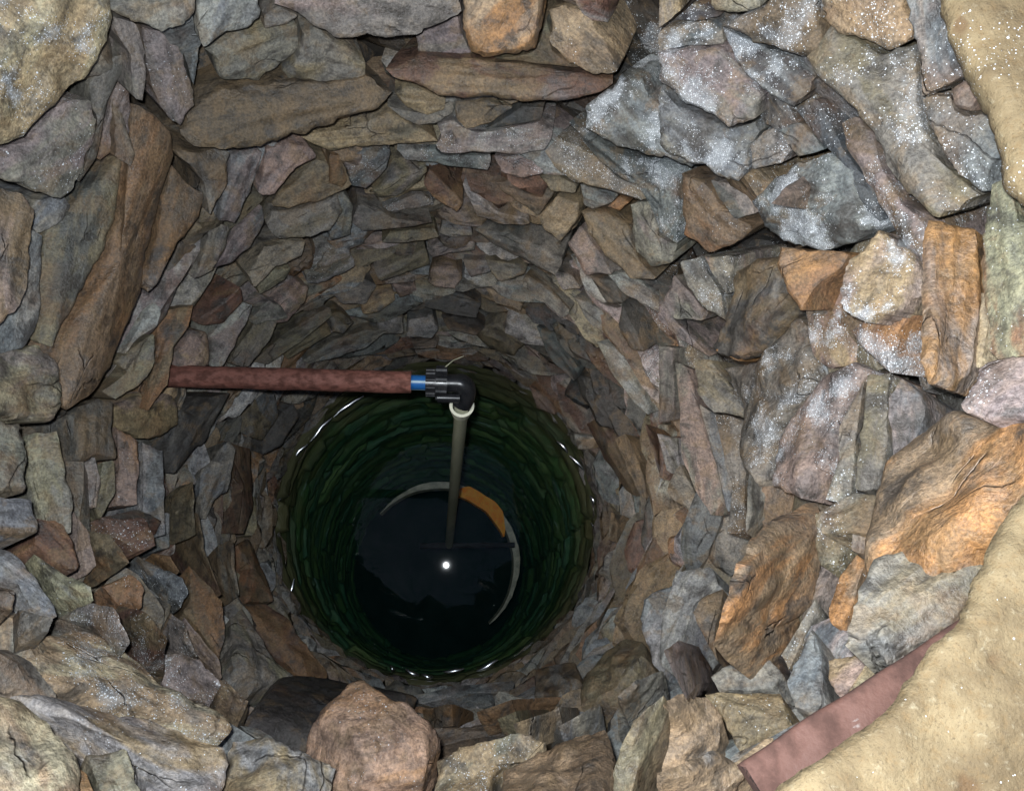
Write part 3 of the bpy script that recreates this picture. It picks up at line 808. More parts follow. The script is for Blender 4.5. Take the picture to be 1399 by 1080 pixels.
# ------------------------------------------------------------------ coursed slabs
def rock(L, D, T, r, n=(6, 3, 3), chips=5, taper=0.35):
    """Faceted slab: a gridded box cut by random planes. Local axes: x along the wall, y into it, z up."""
    nx, ny, nz = n
    idx, V, Fc = {}, [], []
    def vid(i, j, k):
        key = (i, j, k)
        if key not in idx:
            idx[key] = len(V)
            V.append(Vector((2 * i / nx - 1, 2 * j / ny - 1, 2 * k / nz - 1)))
        return idx[key]
    for i in range(nx):
        for j in range(ny):
            for k, o in ((0, 0), (nz, 1)):
                q = [vid(i, j, k), vid(i, j + 1, k), vid(i + 1, j + 1, k), vid(i + 1, j, k)]
                Fc.append(tuple(q[::-1] if o else q))
    for i in range(nx):
        for k in range(nz):
            for j, o in ((0, 0), (ny, 1)):
                q = [vid(i, j, k), vid(i + 1, j, k), vid(i + 1, j, k + 1), vid(i, j, k + 1)]
                Fc.append(tuple(q[::-1] if o else q))
    for j in range(ny):
        for k in range(nz):
            for i, o in ((0, 0), (nx, 1)):
                q = [vid(i, j, k), vid(i, j, k + 1), vid(i, j + 1, k + 1), vid(i, j + 1, k)]
                Fc.append(tuple(q[::-1] if o else q))
    pl = []
    for k in range(chips):
        a = r.uniform(-math.pi, 0) if r.random() < 0.8 else r.uniform(0, math.pi)
        el = r.uniform(-0.9, 0.9)
        d = Vector((math.cos(a) * math.cos(el), math.sin(a) * math.cos(el), math.sin(el)))
        pl.append((d, r.uniform(0.72, 1.05)))
    sd = Vector((r.uniform(0, 99), r.uniform(0, 99), r.uniform(0, 99)))
    out = []
    sk = r.uniform(-0.25, 0.25); tp = r.uniform(-0.3, 0.3)
    for v in V:
        p = v.copy()
        p.x += sk * p.z * 0.4 + r.uniform(-1, 1) * 0.03
        p.z *= 1 + tp * p.x * 0.6
        if p.y < 0: p.y *= 1 - taper * abs(p.x) ** 3 * r.uniform(0.6, 1.0)
        for d, o in pl:
            e = p.dot(d) - o
            if e > 0: p = p - d * e * 0.92
        q = noise.noise_vector(Vector((p.x * 1.6, p.y * 1.6, p.z * 1.3)) + sd)
        w = Vector((p.x * L / 2, p.y * D / 2, p.z * T / 2))
        w += Vector((q.x * L * 0.05, q.y * D * (0.13 if taper > 0.2 else 0.06), q.z * T * 0.20))
        q2 = noise.noise_vector(w * 45 + sd)
        w += q2 * 0.0035
        out.append(w)
    return out, Fc

PROC_PAL = ['g', 'l', 'g', 'o', 'n', 'p', 'g', 'b', 'o', 'y', 'd', 'l', 'b', 'g', 'd', 'n', 'm', 'y', 'r', 'p']
BLACK_BAND = [(735, 425), (780, 435), (825, 490), (855, 565), (815, 585), (775, 530), (740, 490)]

class Batch:
    def __init__(s): s.V, s.F, s.t, s.p, s.f, s.g = [], [], [], [], [], []
    def add(s, d):
        o = len(s.V)
        s.V += d['verts']; s.F += [tuple(i + o for i in f) for f in d['faces']]
        a = d['attrs']
        s.t += a['tint'][1]; s.p += a['patch'][1]; s.f += a['finish'][1]; s.g += a['grain'][1]
    def attrs(s):
        return {'tint': ('FLOAT_COLOR', s.t), 'patch': ('FLOAT_COLOR', s.p), 'finish': ('FLOAT_VECTOR', s.f), 'grain': ('FLOAT_VECTOR', s.g)}

def slab_at(th, h, L, D, T, prot, roll, pitch, r, pal, n=(6, 3, 3), frost=0.0, wet=0.2, dark=1.0, chips=5, taper=0.35):
    c = centre(h)
    rad = Vector((math.cos(th), math.sin(th), 0))
    tan = Vector((-math.sin(th), math.cos(th), 0))
    up = Vector((0, 0, 1))
    V, Fc = rock(L, D, T, r, n, chips, taper)
    q = Matrix.Rotation(pitch, 3, 'X') 
    q2 = Matrix.Rotation(roll, 3, 'Y')
    pos = Vector((c.x, c.y, CAM_H - h)) + rad * (R0 + D / 2 - prot)
    verts, grain = [], []
    go = (r.uniform(0, 50), r.uniform(0, 50), r.uniform(0, 50))
    for v in V:
        w = q2 @ (q @ v)
        # follow the curve of the wall
        verts.append(pos + tan * w.x + rad * (w.y + 0.35 * w.x * w.x / R0) + up * w.z)
        grain.append((v.x + go[0], v.y * 0.7 + v.z + go[1], go[2]))
    b, p = r.choice(pal), r.choice(pal)
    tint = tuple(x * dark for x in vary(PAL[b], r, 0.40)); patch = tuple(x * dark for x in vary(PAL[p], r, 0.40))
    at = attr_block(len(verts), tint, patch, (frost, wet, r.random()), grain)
    return dict(verts=verts, faces=Fc, attrs=at, label=None, name='stone', c=pos)

def convex_area(pts):
    pts = sorted(set((round(x, 1), round(y, 1)) for x, y in pts))
    if len(pts) < 3: return 0
    def half(ps):
        o = []
        for p in ps:
            while len(o) > 1 and (o[-1][0] - o[-2][0]) * (p[1] - o[-2][1]) - (o[-1][1] - o[-2][1]) * (p[0] - o[-2][0]) <= 0: o.pop()
            o.append(p)
        return o
    hl = half(pts)[:-1] + half(pts[::-1])[:-1]
    return 0.5 * abs(sum(hl[i][0] * hl[(i + 1) % len(hl)][1] - hl[(i + 1) % len(hl)][0] * hl[i][1] for i in range(len(hl))))

# ------------------------------------------------------------------ the setting: ground, earth behind the lining
def ground():
    V, Fc = [], []
    rs = [0.655, 0.8, 0.95, 1.2, 1.6, 2.5, 5, 12, 40, 160]
    n = 96
    c = centre(CAM_H)
    for i, rr in enumerate(rs):
        for k in range(n):
            a = 2 * math.pi * k / n
            z = 0.0
            if rr > 0.75 and rr < 20: z = 0.05 * noise.noise(Vector((rr * math.cos(a), rr * math.sin(a), 3)) * 1.7)
            V.append(Vector((c.x + rr * math.cos(a), c.y + rr * math.sin(a), z - 0.01)))
    for i in range(len(rs) - 1):
        for k in range(n):
            l = (k + 1) % n
            Fc.append((i * n + k, i * n + l, (i + 1) * n + l, (i + 1) * n + k)[::-1])
    o = link_mesh("ground", V, Fc, MAT_GROUND, origin=(0, 0, 0))
    tag(o, kind='structure')

def backing():
    V, Fc = [], []
    n = 72
    hs = [CAM_H + 0.01, 0.9, 1.3, 1.8, 2.3, 2.87, 3.4, 4.0, 4.7, 5.6]
    for h in hs:
        c = centre(h)
        for k in range(n):
            a = 2 * math.pi * k / n
            rr = R0 + 0.13 + 0.012 * noise.noise(Vector((math.cos(a) * 5, math.sin(a) * 5, h * 5)))
            V.append(Vector((c.x + rr * math.cos(a), c.y + rr * math.sin(a), CAM_H - h)))
    for i in range(len(hs) - 1):
        for k in range(n):
            l = (k + 1) % n
            Fc.append((i * n + k, i * n + l, (i + 1) * n + l, (i + 1) * n + k))
    o = link_mesh("earth_shaft", V, Fc, MAT_EARTH, origin=(0, 0, -0.02))
    tag(o, kind='structure')
    c = centre(5.6)
    V = [Vector((c.x, c.y, CAM_H - 5.6))]
    for k in range(n):
        a = 2 * math.pi * k / n
        V.append(Vector((c.x + 0.74 * math.cos(a), c.y + 0.74 * math.sin(a), CAM_H - 5.6)))
    tag(link_mesh("well_floor", V, [(0, 1 + k, 1 + (k + 1) % n) for k in range(n)], MAT_SILT), kind='structure')

ground()
backing()

# ------------------------------------------------------------------ the stone lining
lining = empty("well_lining", (0, 0, 0))
tag(lining, "round dry stone lining of the well shaft, rough slabs of slate and sandstone", "well wall")

pieces = []
for s in TR:
    r = random.Random(int(s['pts'][0][0] * 13 + s['pts'][0][1] * 7))
    pieces.append(traced_stone(s, r, lining))

# coursed slabs all round; behind the stones above they only show in the joints
rp = random.Random(21)
h = 0.66
algae = Batch()
while h < 2.93:
    under = False
    T = (rp.uniform(0.017, 0.038) if h > 1.75 else rp.uniform(0.024, 0.056)) if h > 1.2 else rp.uniform(0.06, 0.10)
    if under: T = rp.uniform(0.05, 0.09)
    th = rp.uniform(0, 2 * math.pi); end = th + 2 * math.pi
    while th < end:
        L = rp.uniform(0.11, 0.34) if h > 1.2 else rp.uniform(0.12, 0.28)
        if under: L = rp.uniform(0.18, 0.42)
        tc = th + L / 2 / R0
        th += (L + 0.004) / R0
        D = rp.uniform(0.11, 0.17)
        fieldr = noise.noise(Vector((math.cos(tc) * 1.6, math.sin(tc) * 1.6, h * 1.3)))
        roll = fieldr * 0.30 + rp.gauss(0, 0.055)
        pitch = rp.gauss(0.02, 0.07)
        prot = rp.gauss(0.004, 0.021) if h < 2.62 else rp.gauss(-0.004, 0.010)
        hh = h + rp.uniform(-0.012, 0.012)
        c = centre(hh)
        front = Vector((c.x + R0 * math.cos(tc), c.y + R0 * math.sin(tc), CAM_H - hh))
        u, v = to_pix(front)
        covered = any(in_poly(u, v, s['pts']) for s in TR) if not under else False
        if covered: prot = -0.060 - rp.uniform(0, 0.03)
        dark = 0.33 if covered else 1.25  # slabs behind the joints tinted dark: joint shade put into their colour
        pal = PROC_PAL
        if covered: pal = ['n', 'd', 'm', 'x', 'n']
        if in_poly(u, v, BLACK_BAND): pal, dark = ['x', 'x', 'q', 'm', 'd'], 0.8
        if under:
            d = slab_at(tc, hh, L * 0.99, D, T * 1.01, rp.gauss(0, 0.0045), roll * 0.12, 0.0, rp, ['g', 'e', 'o', 'b'], n=(7, 3, 3), wet=1.0, chips=1, taper=0.04)
            continue
        fr = 0.0
        if u > 880 and v < 560: fr = rp.uniform(0.1, 0.6)
        big = h < 2.3
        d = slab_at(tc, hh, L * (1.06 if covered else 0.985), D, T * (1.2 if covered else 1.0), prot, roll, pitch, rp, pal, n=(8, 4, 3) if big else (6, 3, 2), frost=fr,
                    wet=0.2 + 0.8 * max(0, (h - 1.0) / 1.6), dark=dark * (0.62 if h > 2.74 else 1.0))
        if covered: d['px'] = 0
        else:
            pp = [to_pix(p) for p in d['verts']]
            d['px'] = convex_area(pp) * 0.4 if (-20 < u < 1420 and -20 < v < 1100) else 0
        pieces.append(d)
    h += T

pieces.sort(key=lambda d: -d['px'])
small = Batch()
for i, d in enumerate(pieces):
    if i < 296:
        o = link_mesh('stone', d['verts'], d['faces'], MAT_STONE, lining, d['attrs'], sharp=28)
        if d['label']: o['label'] = d['label']
    else:
        small.add(d)
o = link_mesh('small_stones', small.V, small.F, MAT_STONE, lining, small.attrs(), sharp=28, origin=(0, 0, 0))
o['kind'] = 'stuff'

# ------------------------------------------------------------------ under water: green slimed stones
def algae_material():
    m, nt, b, out = new_mat("algae_slime_on_stone")
    geo = nt.nodes.new("ShaderNodeNewGeometry"); pos = geo.outputs['Position']
    su = N(nt, "ShaderNodeAttribute", attribute_name="grain")
    a1 = N(nt, "ShaderNodeAttribute", attribute_name="tint")
    n1 = noise_n(nt, pos, 9, 5, 0.6)
    n2 = noise_n(nt, scale_v(nt, su.outputs['Vector'], (6, 50, 1)), 1.0, 5, 0.6, 0.5)
    c = mixc(nt, ramp(nt, n1.outputs[0], 0.35, 0.65), (0.040, 0.20, 0.055), (0.12, 0.25, 0.085))
    c = mixc(nt, 0.30, c, a1.outputs['Color'])
    c = mixc(nt, 0.6, c, mixc(nt, 1.0, mixc(nt, 1.0, c, a1.outputs['Color'], 'MULTIPLY'), (4.6, 4.6, 4.6), 'MULTIPLY'))
    c = mixc(nt, ramp(nt, n2.outputs[0], 0.58, 0.72, 0, 0.5), c, (0.40, 0.55, 0.55))  # pale bluish streaks: wet highlights painted into the colour
    sz = nt.nodes.new("ShaderNodeSeparateXYZ"); nt.links.new(pos, sz.inputs[0])
    zz = math_n(nt, 'ADD', sz.outputs[2], math_n(nt, 'MULTIPLY', n1.outputs[0], 0.5))
    c = mixc(nt, ramp(nt, zz, CAM_H - 3.10, CAM_H - 2.62, 0, 0.85), c, (0.15, 0.135, 0.07))
    nt.links.new(c, b.inputs['Base Color'])
    b.inputs['Roughness'].default_value = 0.38
    bp = nt.nodes.new("ShaderNodeBump"); bp.inputs['Strength'].default_value = 0.9; bp.inputs['Distance'].default_value = 0.009
    nt.links.new(n2.outputs[0], bp.inputs['Height']); nt.links.new(bp.outputs[0], b.inputs['Normal'])
    return m
MAT_ALGAE = algae_material()
def submerged():
    """The drowned courses, rounded over with slime: each stone a low cushion with a shallow joint."""
    r = random.Random(5)
    nth, nh = 520, 230
    h0, h1 = 2.84, 5.4
    rows = []
    hh = h0
    while hh < h1:
        T = r.uniform(0.045, 0.085)
        xs = [0.0]
        while xs[-1] < 2 * math.pi: xs.append(xs[-1] + r.uniform(0.10, 0.42) / R0)
        xs[-1] = 2 * math.pi + 0.001
        rows.append((hh, T, xs, [(r.gauss(0, 0.011), r.gauss(0, 0.16), r.gauss(0, 0.05), r.uniform(0.6, 1.35), r.choice(['g', 'e', 'o', 'b', 'n'])) for _ in xs]))
        hh += T
    V, tint, grain = [], [], []
    ri = 0
    for i in range(nh + 1):
        hb = h0 + (h1 - h0) * i / nh
        for k in range(nth):
            a = 2 * math.pi * k / nth
            hw = hb + 0.022 * noise.noise(Vector((math.cos(a) * 3, math.sin(a) * 3, hb * 4))) + 0.010 * noise.noise(Vector((math.cos(a) * 11, math.sin(a) * 11, hb * 14)))
            while ri < len(rows) - 1 and rows[ri][0] + rows[ri][1] < hw: ri += 1
            while ri > 0 and rows[ri][0] > hw: ri -= 1
            top, T, xs, cells = rows[ri]
            aw = (a + 0.05 * noise.noise(Vector((math.cos(a) * 6, math.sin(a) * 6, hb * 6)))) % (2 * math.pi)
            j = 0
            while j < len(xs) - 2 and xs[j + 1] < aw: j += 1
            off, tilt, lean, lum, code = cells[j]
            fv = min(max((hw - top) / T, 0), 1); fu = min(max((aw - xs[j]) / (xs[j + 1] - xs[j]), 0), 1)
            ed = min(1.0, 5.0 * min(fv, 1 - fv)) * min(1.0, 9.0 * min(fu, 1 - fu))
            ed = ed * ed * (3 - 2 * ed)
            rr = R0 + 0.012 - ed * (0.012 + off + 0.010 * (fv - 0.5) * (1 + lean) + tilt * 0.03 * (fu - 0.5))
            rr -= 0.006 * noise.noise(Vector((math.cos(a) * 14, math.sin(a) * 14, hb * 22)))
            c = centre(hb)
            V.append(Vector((c.x + rr * math.cos(a), c.y + rr * math.sin(a), CAM_H - hb)))
            tint.append((*(x * lum for x in PAL[code]), 1)); grain.append((a * R0, hb, code == 'g'))
    Fc = []
    for i in range(nh):
        for k in range(nth):
            l = (k + 1) % nth
            Fc.append((i * nth + k, i * nth + l, (i + 1) * nth + l, (i + 1) * nth + k))
    return link_mesh('submerged_stones', V, Fc, MAT_ALGAE, lining, {'tint': ('FLOAT_COLOR', tint), 'grain': ('FLOAT_VECTOR', grain)}, origin=(0, 0, 0))
o = submerged()
o['kind'] = 'stuff'

# ------------------------------------------------------------------ water
def water():
    m = bpy.data.materials.new("clear_well_water"); m.use_nodes = True
    nt = m.node_tree; nt.nodes.clear()
    out = nt.nodes.new("ShaderNodeOutputMaterial")
    tr = nt.nodes.new("ShaderNodeBsdfTransparent")
    gl = nt.nodes.new("ShaderNodeBsdfGlossy"); gl.inputs['Roughness'].default_value = 0.02
    fr = nt.nodes.new("ShaderNodeFresnel"); fr.inputs[0].default_value = 1.33
    mx = nt.nodes.new("ShaderNodeMixShader")
    ge = nt.nodes.new("ShaderNodeNewGeometry"); sz = nt.nodes.new("ShaderNodeSeparateXYZ"); nt.links.new(ge.outputs['True Normal'], sz.inputs[0])
    topf = math_n(nt, 'GREATER_THAN', math_n(nt, 'ABSOLUTE', sz.outputs[2]), 0.5)
    ab_ = nt.nodes.new("ShaderNodeSeparateXYZ"); nt.links.new(ge.outputs['Position'], ab_.inputs[0])
    topf = math_n(nt, 'MULTIPLY', topf, math_n(nt, 'GREATER_THAN', ab_.outputs[2], CAM_H - H_WATER - 0.2))
    nt.links.new(math_n(nt, 'MULTIPLY', fr.outputs[0], topf), mx.inputs[0]); nt.links.new(tr.outputs[0], mx.inputs[1]); nt.links.new(gl.outputs[0], mx.inputs[2])
    nt.links.new(mx.outputs[0], out.inputs['Surface'])
    ab = nt.nodes.new("ShaderNodeVolumeAbsorption"); ab.inputs['Color'].default_value = (0.40, 0.80, 0.68, 1); ab.inputs['Density'].default_value = 0.30
    vs = nt.nodes.new("ShaderNodeVolumeScatter"); vs.inputs['Color'].default_value = (0.09, 0.46, 0.50, 1); vs.inputs['Density'].default_value = 0.055
    ad = nt.nodes.new("ShaderNodeAddShader")
    nt.links.new(ab.outputs[0], ad.inputs[0]); nt.links.new(vs.outputs[0], ad.inputs[1]); nt.links.new(ad.outputs[0], out.inputs['Volume'])
    n = 96
    V, Fc = [], []
    for h in (H_WATER, 5.55):
        c = centre(h)
        for k in range(n):
            a = 2 * math.pi * k / n
            V.append(Vector((c.x + 0.655 * math.cos(a), c.y + 0.655 * math.sin(a), CAM_H - h)))
    Fc.append(tuple(range(n)))
    Fc.append(tuple(reversed(range(n, 2 * n))))
    for k in range(n):
        l = (k + 1) % n
        Fc.append((k, n + k, n + l, l))
    w = link_mesh("water", V, Fc, m, smooth=False, origin=(0, 0, CAM_H - H_WATER))
    tag(w, kind='structure')
    return w
WATER = water()

# ------------------------------------------------------------------ pipes
def at_depth(u, v, h):
    d = pix_dir(u, v); d = d / -d.z
    return Vector((d.x * h, d.y * h, CAM_H - h))

A0 = at_depth(158, 511.5, 1.60); A1 = at_depth(562, 522, 1.60)
axd = (A1 - A0).normalized()
pipe = empty("water_pipe", A0)
tag(pipe, "red-brown pipe from the left wall ending in a black elbow and pale riser", "pipe")
v, f = tube(A0, A1, 0.0240, 0.0250, 32, r_in=0.019, rings=60, wob=0.0016)
link_mesh("sleeve", v, f, MAT_SLEEVE, pipe, sharp=50)
B0 = A0.lerp(A1, 0.8); B1 = A1 + axd * 0.032
v, f = tube(B0, B1, 0.0165, 0.0165, 24)
hose = link_mesh("hose", v, f, MAT_HOSE, pipe, sharp=50)
upv = (Vector((0, 0, 1)) - axd * axd.z).normalized(); sidev = axd.cross(upv)
st = []
for a in (0.15, 1.9, -1.6):
    dd = upv * math.cos(a) + sidev * math.sin(a)
    st.append(tube(B0 + dd * 0.0125, B1 + dd * 0.0125, 0.0048, 0.0048, 10))
v, f = merge(st)
o = link_mesh("stripe", v, f, MAT_HOSESTRIPE, pipe, sharp=50)
# compression nut with ribs
nut0 = B1; 
def ribbed(p0, p1, r, nribs, ribh, w=0.006):
    ps = [tube(p0, p1, r, r, 28)]
    for k in range(nribs):
        a = 2 * math.pi * k / nribs
        dd = upv * math.cos(a) + sidev * math.sin(a)
        ps.append(tube(p0.lerp(p1, 0.04) + dd * r, p0.lerp(p1, 0.96) + dd * r, ribh, ribh, 8))
    return merge(ps)
v, f = ribbed(nut0, nut0 + axd * 0.022, 0.028, 10, 0.0045)
link_mesh("clamp_nut", v, f, MAT_BLACK, pipe, sharp=40)
v, f = ribbed(nut0 + axd * 0.022, nut0 + axd * 0.048, 0.034, 8, 0.007)
link_mesh("clamp_nut", v, f, MAT_BLACK, pipe, sharp=40)
v, f = tube(nut0 + axd * 0.048, nut0 + axd * 0.072, 0.021, 0.0205, 28)
link_mesh("coupling", v, f, MAT_BLACK, pipe, sharp=40)
# mounting lug seen below the nut
lug0 = nut0 + axd * 0.026 - Vector((0, 1, 0)) * 0.034
v, f = tube(lug0, lug0 + axd * 0.05, 0.012, 0.010, 16)
link_mesh("lug", v, f, MAT_BLACK, pipe, sharp=40)
E0 = nut0 + axd * 0.070
TOP = at_depth(631, 553, 1.64)
BOT = at_depth(613.5, 744, 3.26)
rd = (BOT - TOP).normalized()
# elbow: swept bend from the coupling into the riser
V, Fc = [], []
P0, P1, P2 = E0, TOP - rd * 0.045 + axd * 0.0, TOP + rd * 0.0
corner = P0 + axd * max(0.03, (TOP - E0).dot(axd))
path = []
for i in range(13):
    t = i / 12
    path.append(P0 * (1 - t) ** 2 + corner * 2 * t * (1 - t) + P2 * t * t)
sg = 20
rr_ = [0.0225 + 0.0025 * math.sin(i / 12 * math.pi) for i in range(13)]
for i, p in enumerate(path):
    a = (path[min(i + 1, 12)] - path[max(i - 1, 0)]).normalized()
    q = a.to_track_quat('Z', 'Y')
    for k in range(sg):
        an = 2 * math.pi * k / sg
        V.append(p + q @ Vector((math.cos(an), math.sin(an), 0)) * rr_[i])
for i in range(12):
    for k in range(sg):
        Fc.append((i * sg + k, i * sg + (k + 1) % sg, (i + 1) * sg + (k + 1) % sg, (i + 1) * sg + k))
Fc.append(tuple(range(sg))[::-1]); Fc.append(tuple(12 * sg + k for k in range(sg)))
link_mesh("elbow", V, Fc, MAT_BLACK, pipe, sharp=50)
v, f = tube(TOP + rd * 0.004, TOP + rd * 0.045, 0.0285, 0.0225, 32, r_in=0.0235 if False else 0.0215)
link_mesh("collar", v, f, MAT_PVCRIM, pipe, sharp=40)
v, f = tube(TOP + rd * 0.02, BOT, 0.0165, 0.0165, 24, rings=30, wob=0.0006)
link_mesh("riser", v, f, MAT_PVC, pipe, sharp=50)
# twig of wire tied over the nut
tw0 = nut0 + axd * 0.040 + Vector((0, 0.03, 0.015))
v, f = merge([tube(tw0, tw0 + Vector((0.022, 0.018, 0.004)), 0.0016, 0.0012, 6), tube(tw0 + Vector((0.022, 0.018, 0.004)), tw0 + Vector((0.045, 0.026, 0.01)), 0.0012, 0.0008, 6)])
link_mesh("wire_tie", v, f, MAT_PVC, pipe)

# ------------------------------------------------------------------ at the bottom: concrete ring, iron slime, bar drawn for a dark reflection
def ring_arc(h, cx, cy, a0, a1, rin, rout, thick, n, wob, taper=True, seed=0.0, lift=0.0):
    V, Fc = [], []
    for i in range(n + 1):
        t = i / n
        a = math.radians(a0 + (a1 - a0) * t)
        w = 1.0
        if taper: w = min(1, 0.12 + 4 * t, 0.12 + 3.2 * (1 - t))
        q = Vector((math.cos(a), math.sin(a), seed)) * 5
        ri = rin + wob * noise.noise(q) + wob * 0.4 * noise.noise(q * 5)
        ro = ri + (rout - rin) * w + wob * noise.noise(q * 1.7 + Vector((9, 0, 0)))
        for rr, z in ((ri, 0), (ro, -0.004), (ro, -thick), (ri - 0.004, -thick)):
            V.append(Vector((cx + rr * math.cos(a), cy + rr * math.sin(a), CAM_H - h + lift + z)))
    for i in range(n):
        for k in range(4):
            l = (k + 1) % 4
            Fc.append((i * 4 + k, (i + 1) * 4 + k, (i + 1) * 4 + l, i * 4 + l))
    Fc.append((0, 1, 2, 3)); Fc.append((n * 4 + 3, n * 4 + 2, n * 4 + 1, n * 4))
    return V, Fc

HR = 3.48
KR = HR / 4.3
RCX, RCY = -0.0157 * HR, 0.0049 * HR
cring = empty("concrete_ring", (RCX, RCY, CAM_H - HR - 0.3))
tag(cring, "broken pale concrete ring lying under water near the bottom of the well", "well ring")
v, f = ring_arc(HR, RCX, RCY, 138, -48, 0.438 * KR, 0.476 * KR, 0.07, 120, 0.003)
link_mesh("ring_wall", v, f, MAT_CONC, cring, sharp=30)
v, f = ring_arc(HR, RCX, RCY, 80, 22, 0.404 * KR, 0.480 * KR, 0.05, 60, 0.004, seed=3.0, lift=0.035)
link_mesh("iron_deposit", v, f, MAT_ORANGE, cring, sharp=60)["label"] = "bright orange iron slime on the ring"

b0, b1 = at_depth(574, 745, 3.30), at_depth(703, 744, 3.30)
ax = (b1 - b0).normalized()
v, f = tube(b0, b1, 0.012, 0.011, 8, rings=12, wob=0.004)  # thin bar added to draw a dark line mirrored in the water
tag(link_mesh("dark_line", v, f, MAT_DARKLINE, sharp=40), "thin dark bar added for the dark line mirrored in the water, behind the riser foot", "dark_line")

# ------------------------------------------------------------------ meniscus: short raised lips of water where the surface wets the stones
def meniscus():
    arcs = [((497, 541), (455, 569)), ((453, 570), (424, 603)), ((420, 606), (400, 628)), ((383, 680), (375, 694)), ((402, 790), (395, 824)),
            ((424, 872), (430, 878)), ((450, 893), (458, 900)), ((533, 914), (540, 920)), ((554, 919), (573, 927)), ((576, 925), (592, 931)), ((606, 922), (634, 918)), ((651, 921), (680, 905)),
            ((756, 864), (763, 856)), ((761, 602), (776, 618)), ((778, 622), (797, 642)), ((806, 676), (811, 690)), ((808, 714), (815, 731))]
    V, Fc = [], []
    for (x0, y0), (x1, y1) in arcs:
        if y0 > 850: y0 -= 5; y1 -= 5
        p0, p1 = at_depth(x0, y0, H_WATER - 0.004), at_depth(x1, y1, H_WATER - 0.004)
        n = 10
        c = centre(H_WATER)
        base = len(V)
        for i in range(n + 1):
            t = i / n
            p = p0.lerp(p1, t)
            d = Vector((p.x - c.x, p.y - c.y, 0)).normalized()
            w = math.sin(math.pi * (0.06 + 0.88 * t)) * 0.0085 + 0.0015
            p = p + d * (0.004 * math.sin(math.pi * t) + 0.003 * noise.noise(p * 30))
            toc = (Vector((0, 0, CAM_H)) - p).normalized()
            for k in range(7):
                a = math.pi * k / 6
                V.append(p - d * math.cos(a) * w + Vector((0, 0, 1)) * (math.sin(a) * w - 0.001))
        for i in range(n):
            for k in range(6):
                Fc.append((base + i * 7 + k, base + i * 7 + k + 1, base + (i + 1) * 7 + k + 1, base + (i + 1) * 7 + k))
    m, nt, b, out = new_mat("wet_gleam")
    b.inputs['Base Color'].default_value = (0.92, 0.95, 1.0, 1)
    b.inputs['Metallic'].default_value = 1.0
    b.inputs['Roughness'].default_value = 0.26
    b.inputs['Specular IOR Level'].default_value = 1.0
    o = link_mesh("water_edge", V, Fc, m, WATER)
    o['kind'] = 'stuff'
meniscus()

# ------------------------------------------------------------------ things lying on the wall and the rim
def loose(name, code, pts, label, cat, extra, depth, seed, frost=0, style='R'):
    P = []
    for x, y in pts:
        P.append((x, y))
    area = 0.5 * abs(sum(P[i][0] * P[(i + 1) % len(P)][1] - P[(i + 1) % len(P)][0] * P[i][1] for i in range(len(P))))
    s = dict(b=code[0], p=code[1], frost=frost, style=style, pts=P, label=None, area=area)
    d = traced_stone(s, random.Random(seed), None, extra=extra, depth=depth)
    o = link_mesh(name, d['verts'], d['faces'], MAT_STONE, None, d['attrs'], sharp=45)
    tag(o, label, cat)
    return o

def boulder():
    c = at_depth(514, 1046, 1.10)
    r = random.Random(4)
    nu, nv = 84, 56
    V, Fc, grain = [], [], []
    ax = pix_dir(514, 1046).normalized()
    side = Vector((1, 0, 0)); side = (side - ax * side.dot(ax)).normalized(); up = ax.cross(side)
    pl = []
    for k in range(22):
        d = Vector((r.gauss(0, 1), r.gauss(0, 1), r.gauss(0, 1))).normalized()
        pl.append((d, r.uniform(0.76, 0.98)))
    for i in range(nv + 1):
        for k in range(nu):
            a = 2 * math.pi * k / nu; b = math.pi * i / nv
            d = Vector((math.sin(b) * math.cos(a), math.sin(b) * math.sin(a), math.cos(b)))
            f = min([1.12] + [o / max(d.dot(q), 0.2) for q, o in pl])
            f += 0.10 * noise.noise(d * 1.9) + 0.05 * noise.noise(d * 5) + 0.022 * noise.noise(d * 13) + 0.010 * noise.noise(d * 30)
            p = d * f
            w = side * (p.x * 0.088) + up * (p.y * 0.098) + ax * (p.z * 0.085)
            V.append(c + w); grain.append((w.x + 3, w.y + 5, w.z))
    for i in range(nv):
        for k in range(nu):
            l = (k + 1) % nu
            Fc.append((i * nu + k, i * nu + l, (i + 1) * nu + l, (i + 1) * nu + k))
    at = attr_block(len(V), (0.44, 0.295, 0.22), (0.40, 0.235, 0.13), (0.10, 0.1, 0.1), grain)
    o = link_mesh("boulder", V, Fc, MAT_STONE, None, at)
    tag(o, "rounded pinkish-tan boulder at the middle of the bottom edge beside black slate", "boulder")
boulder()

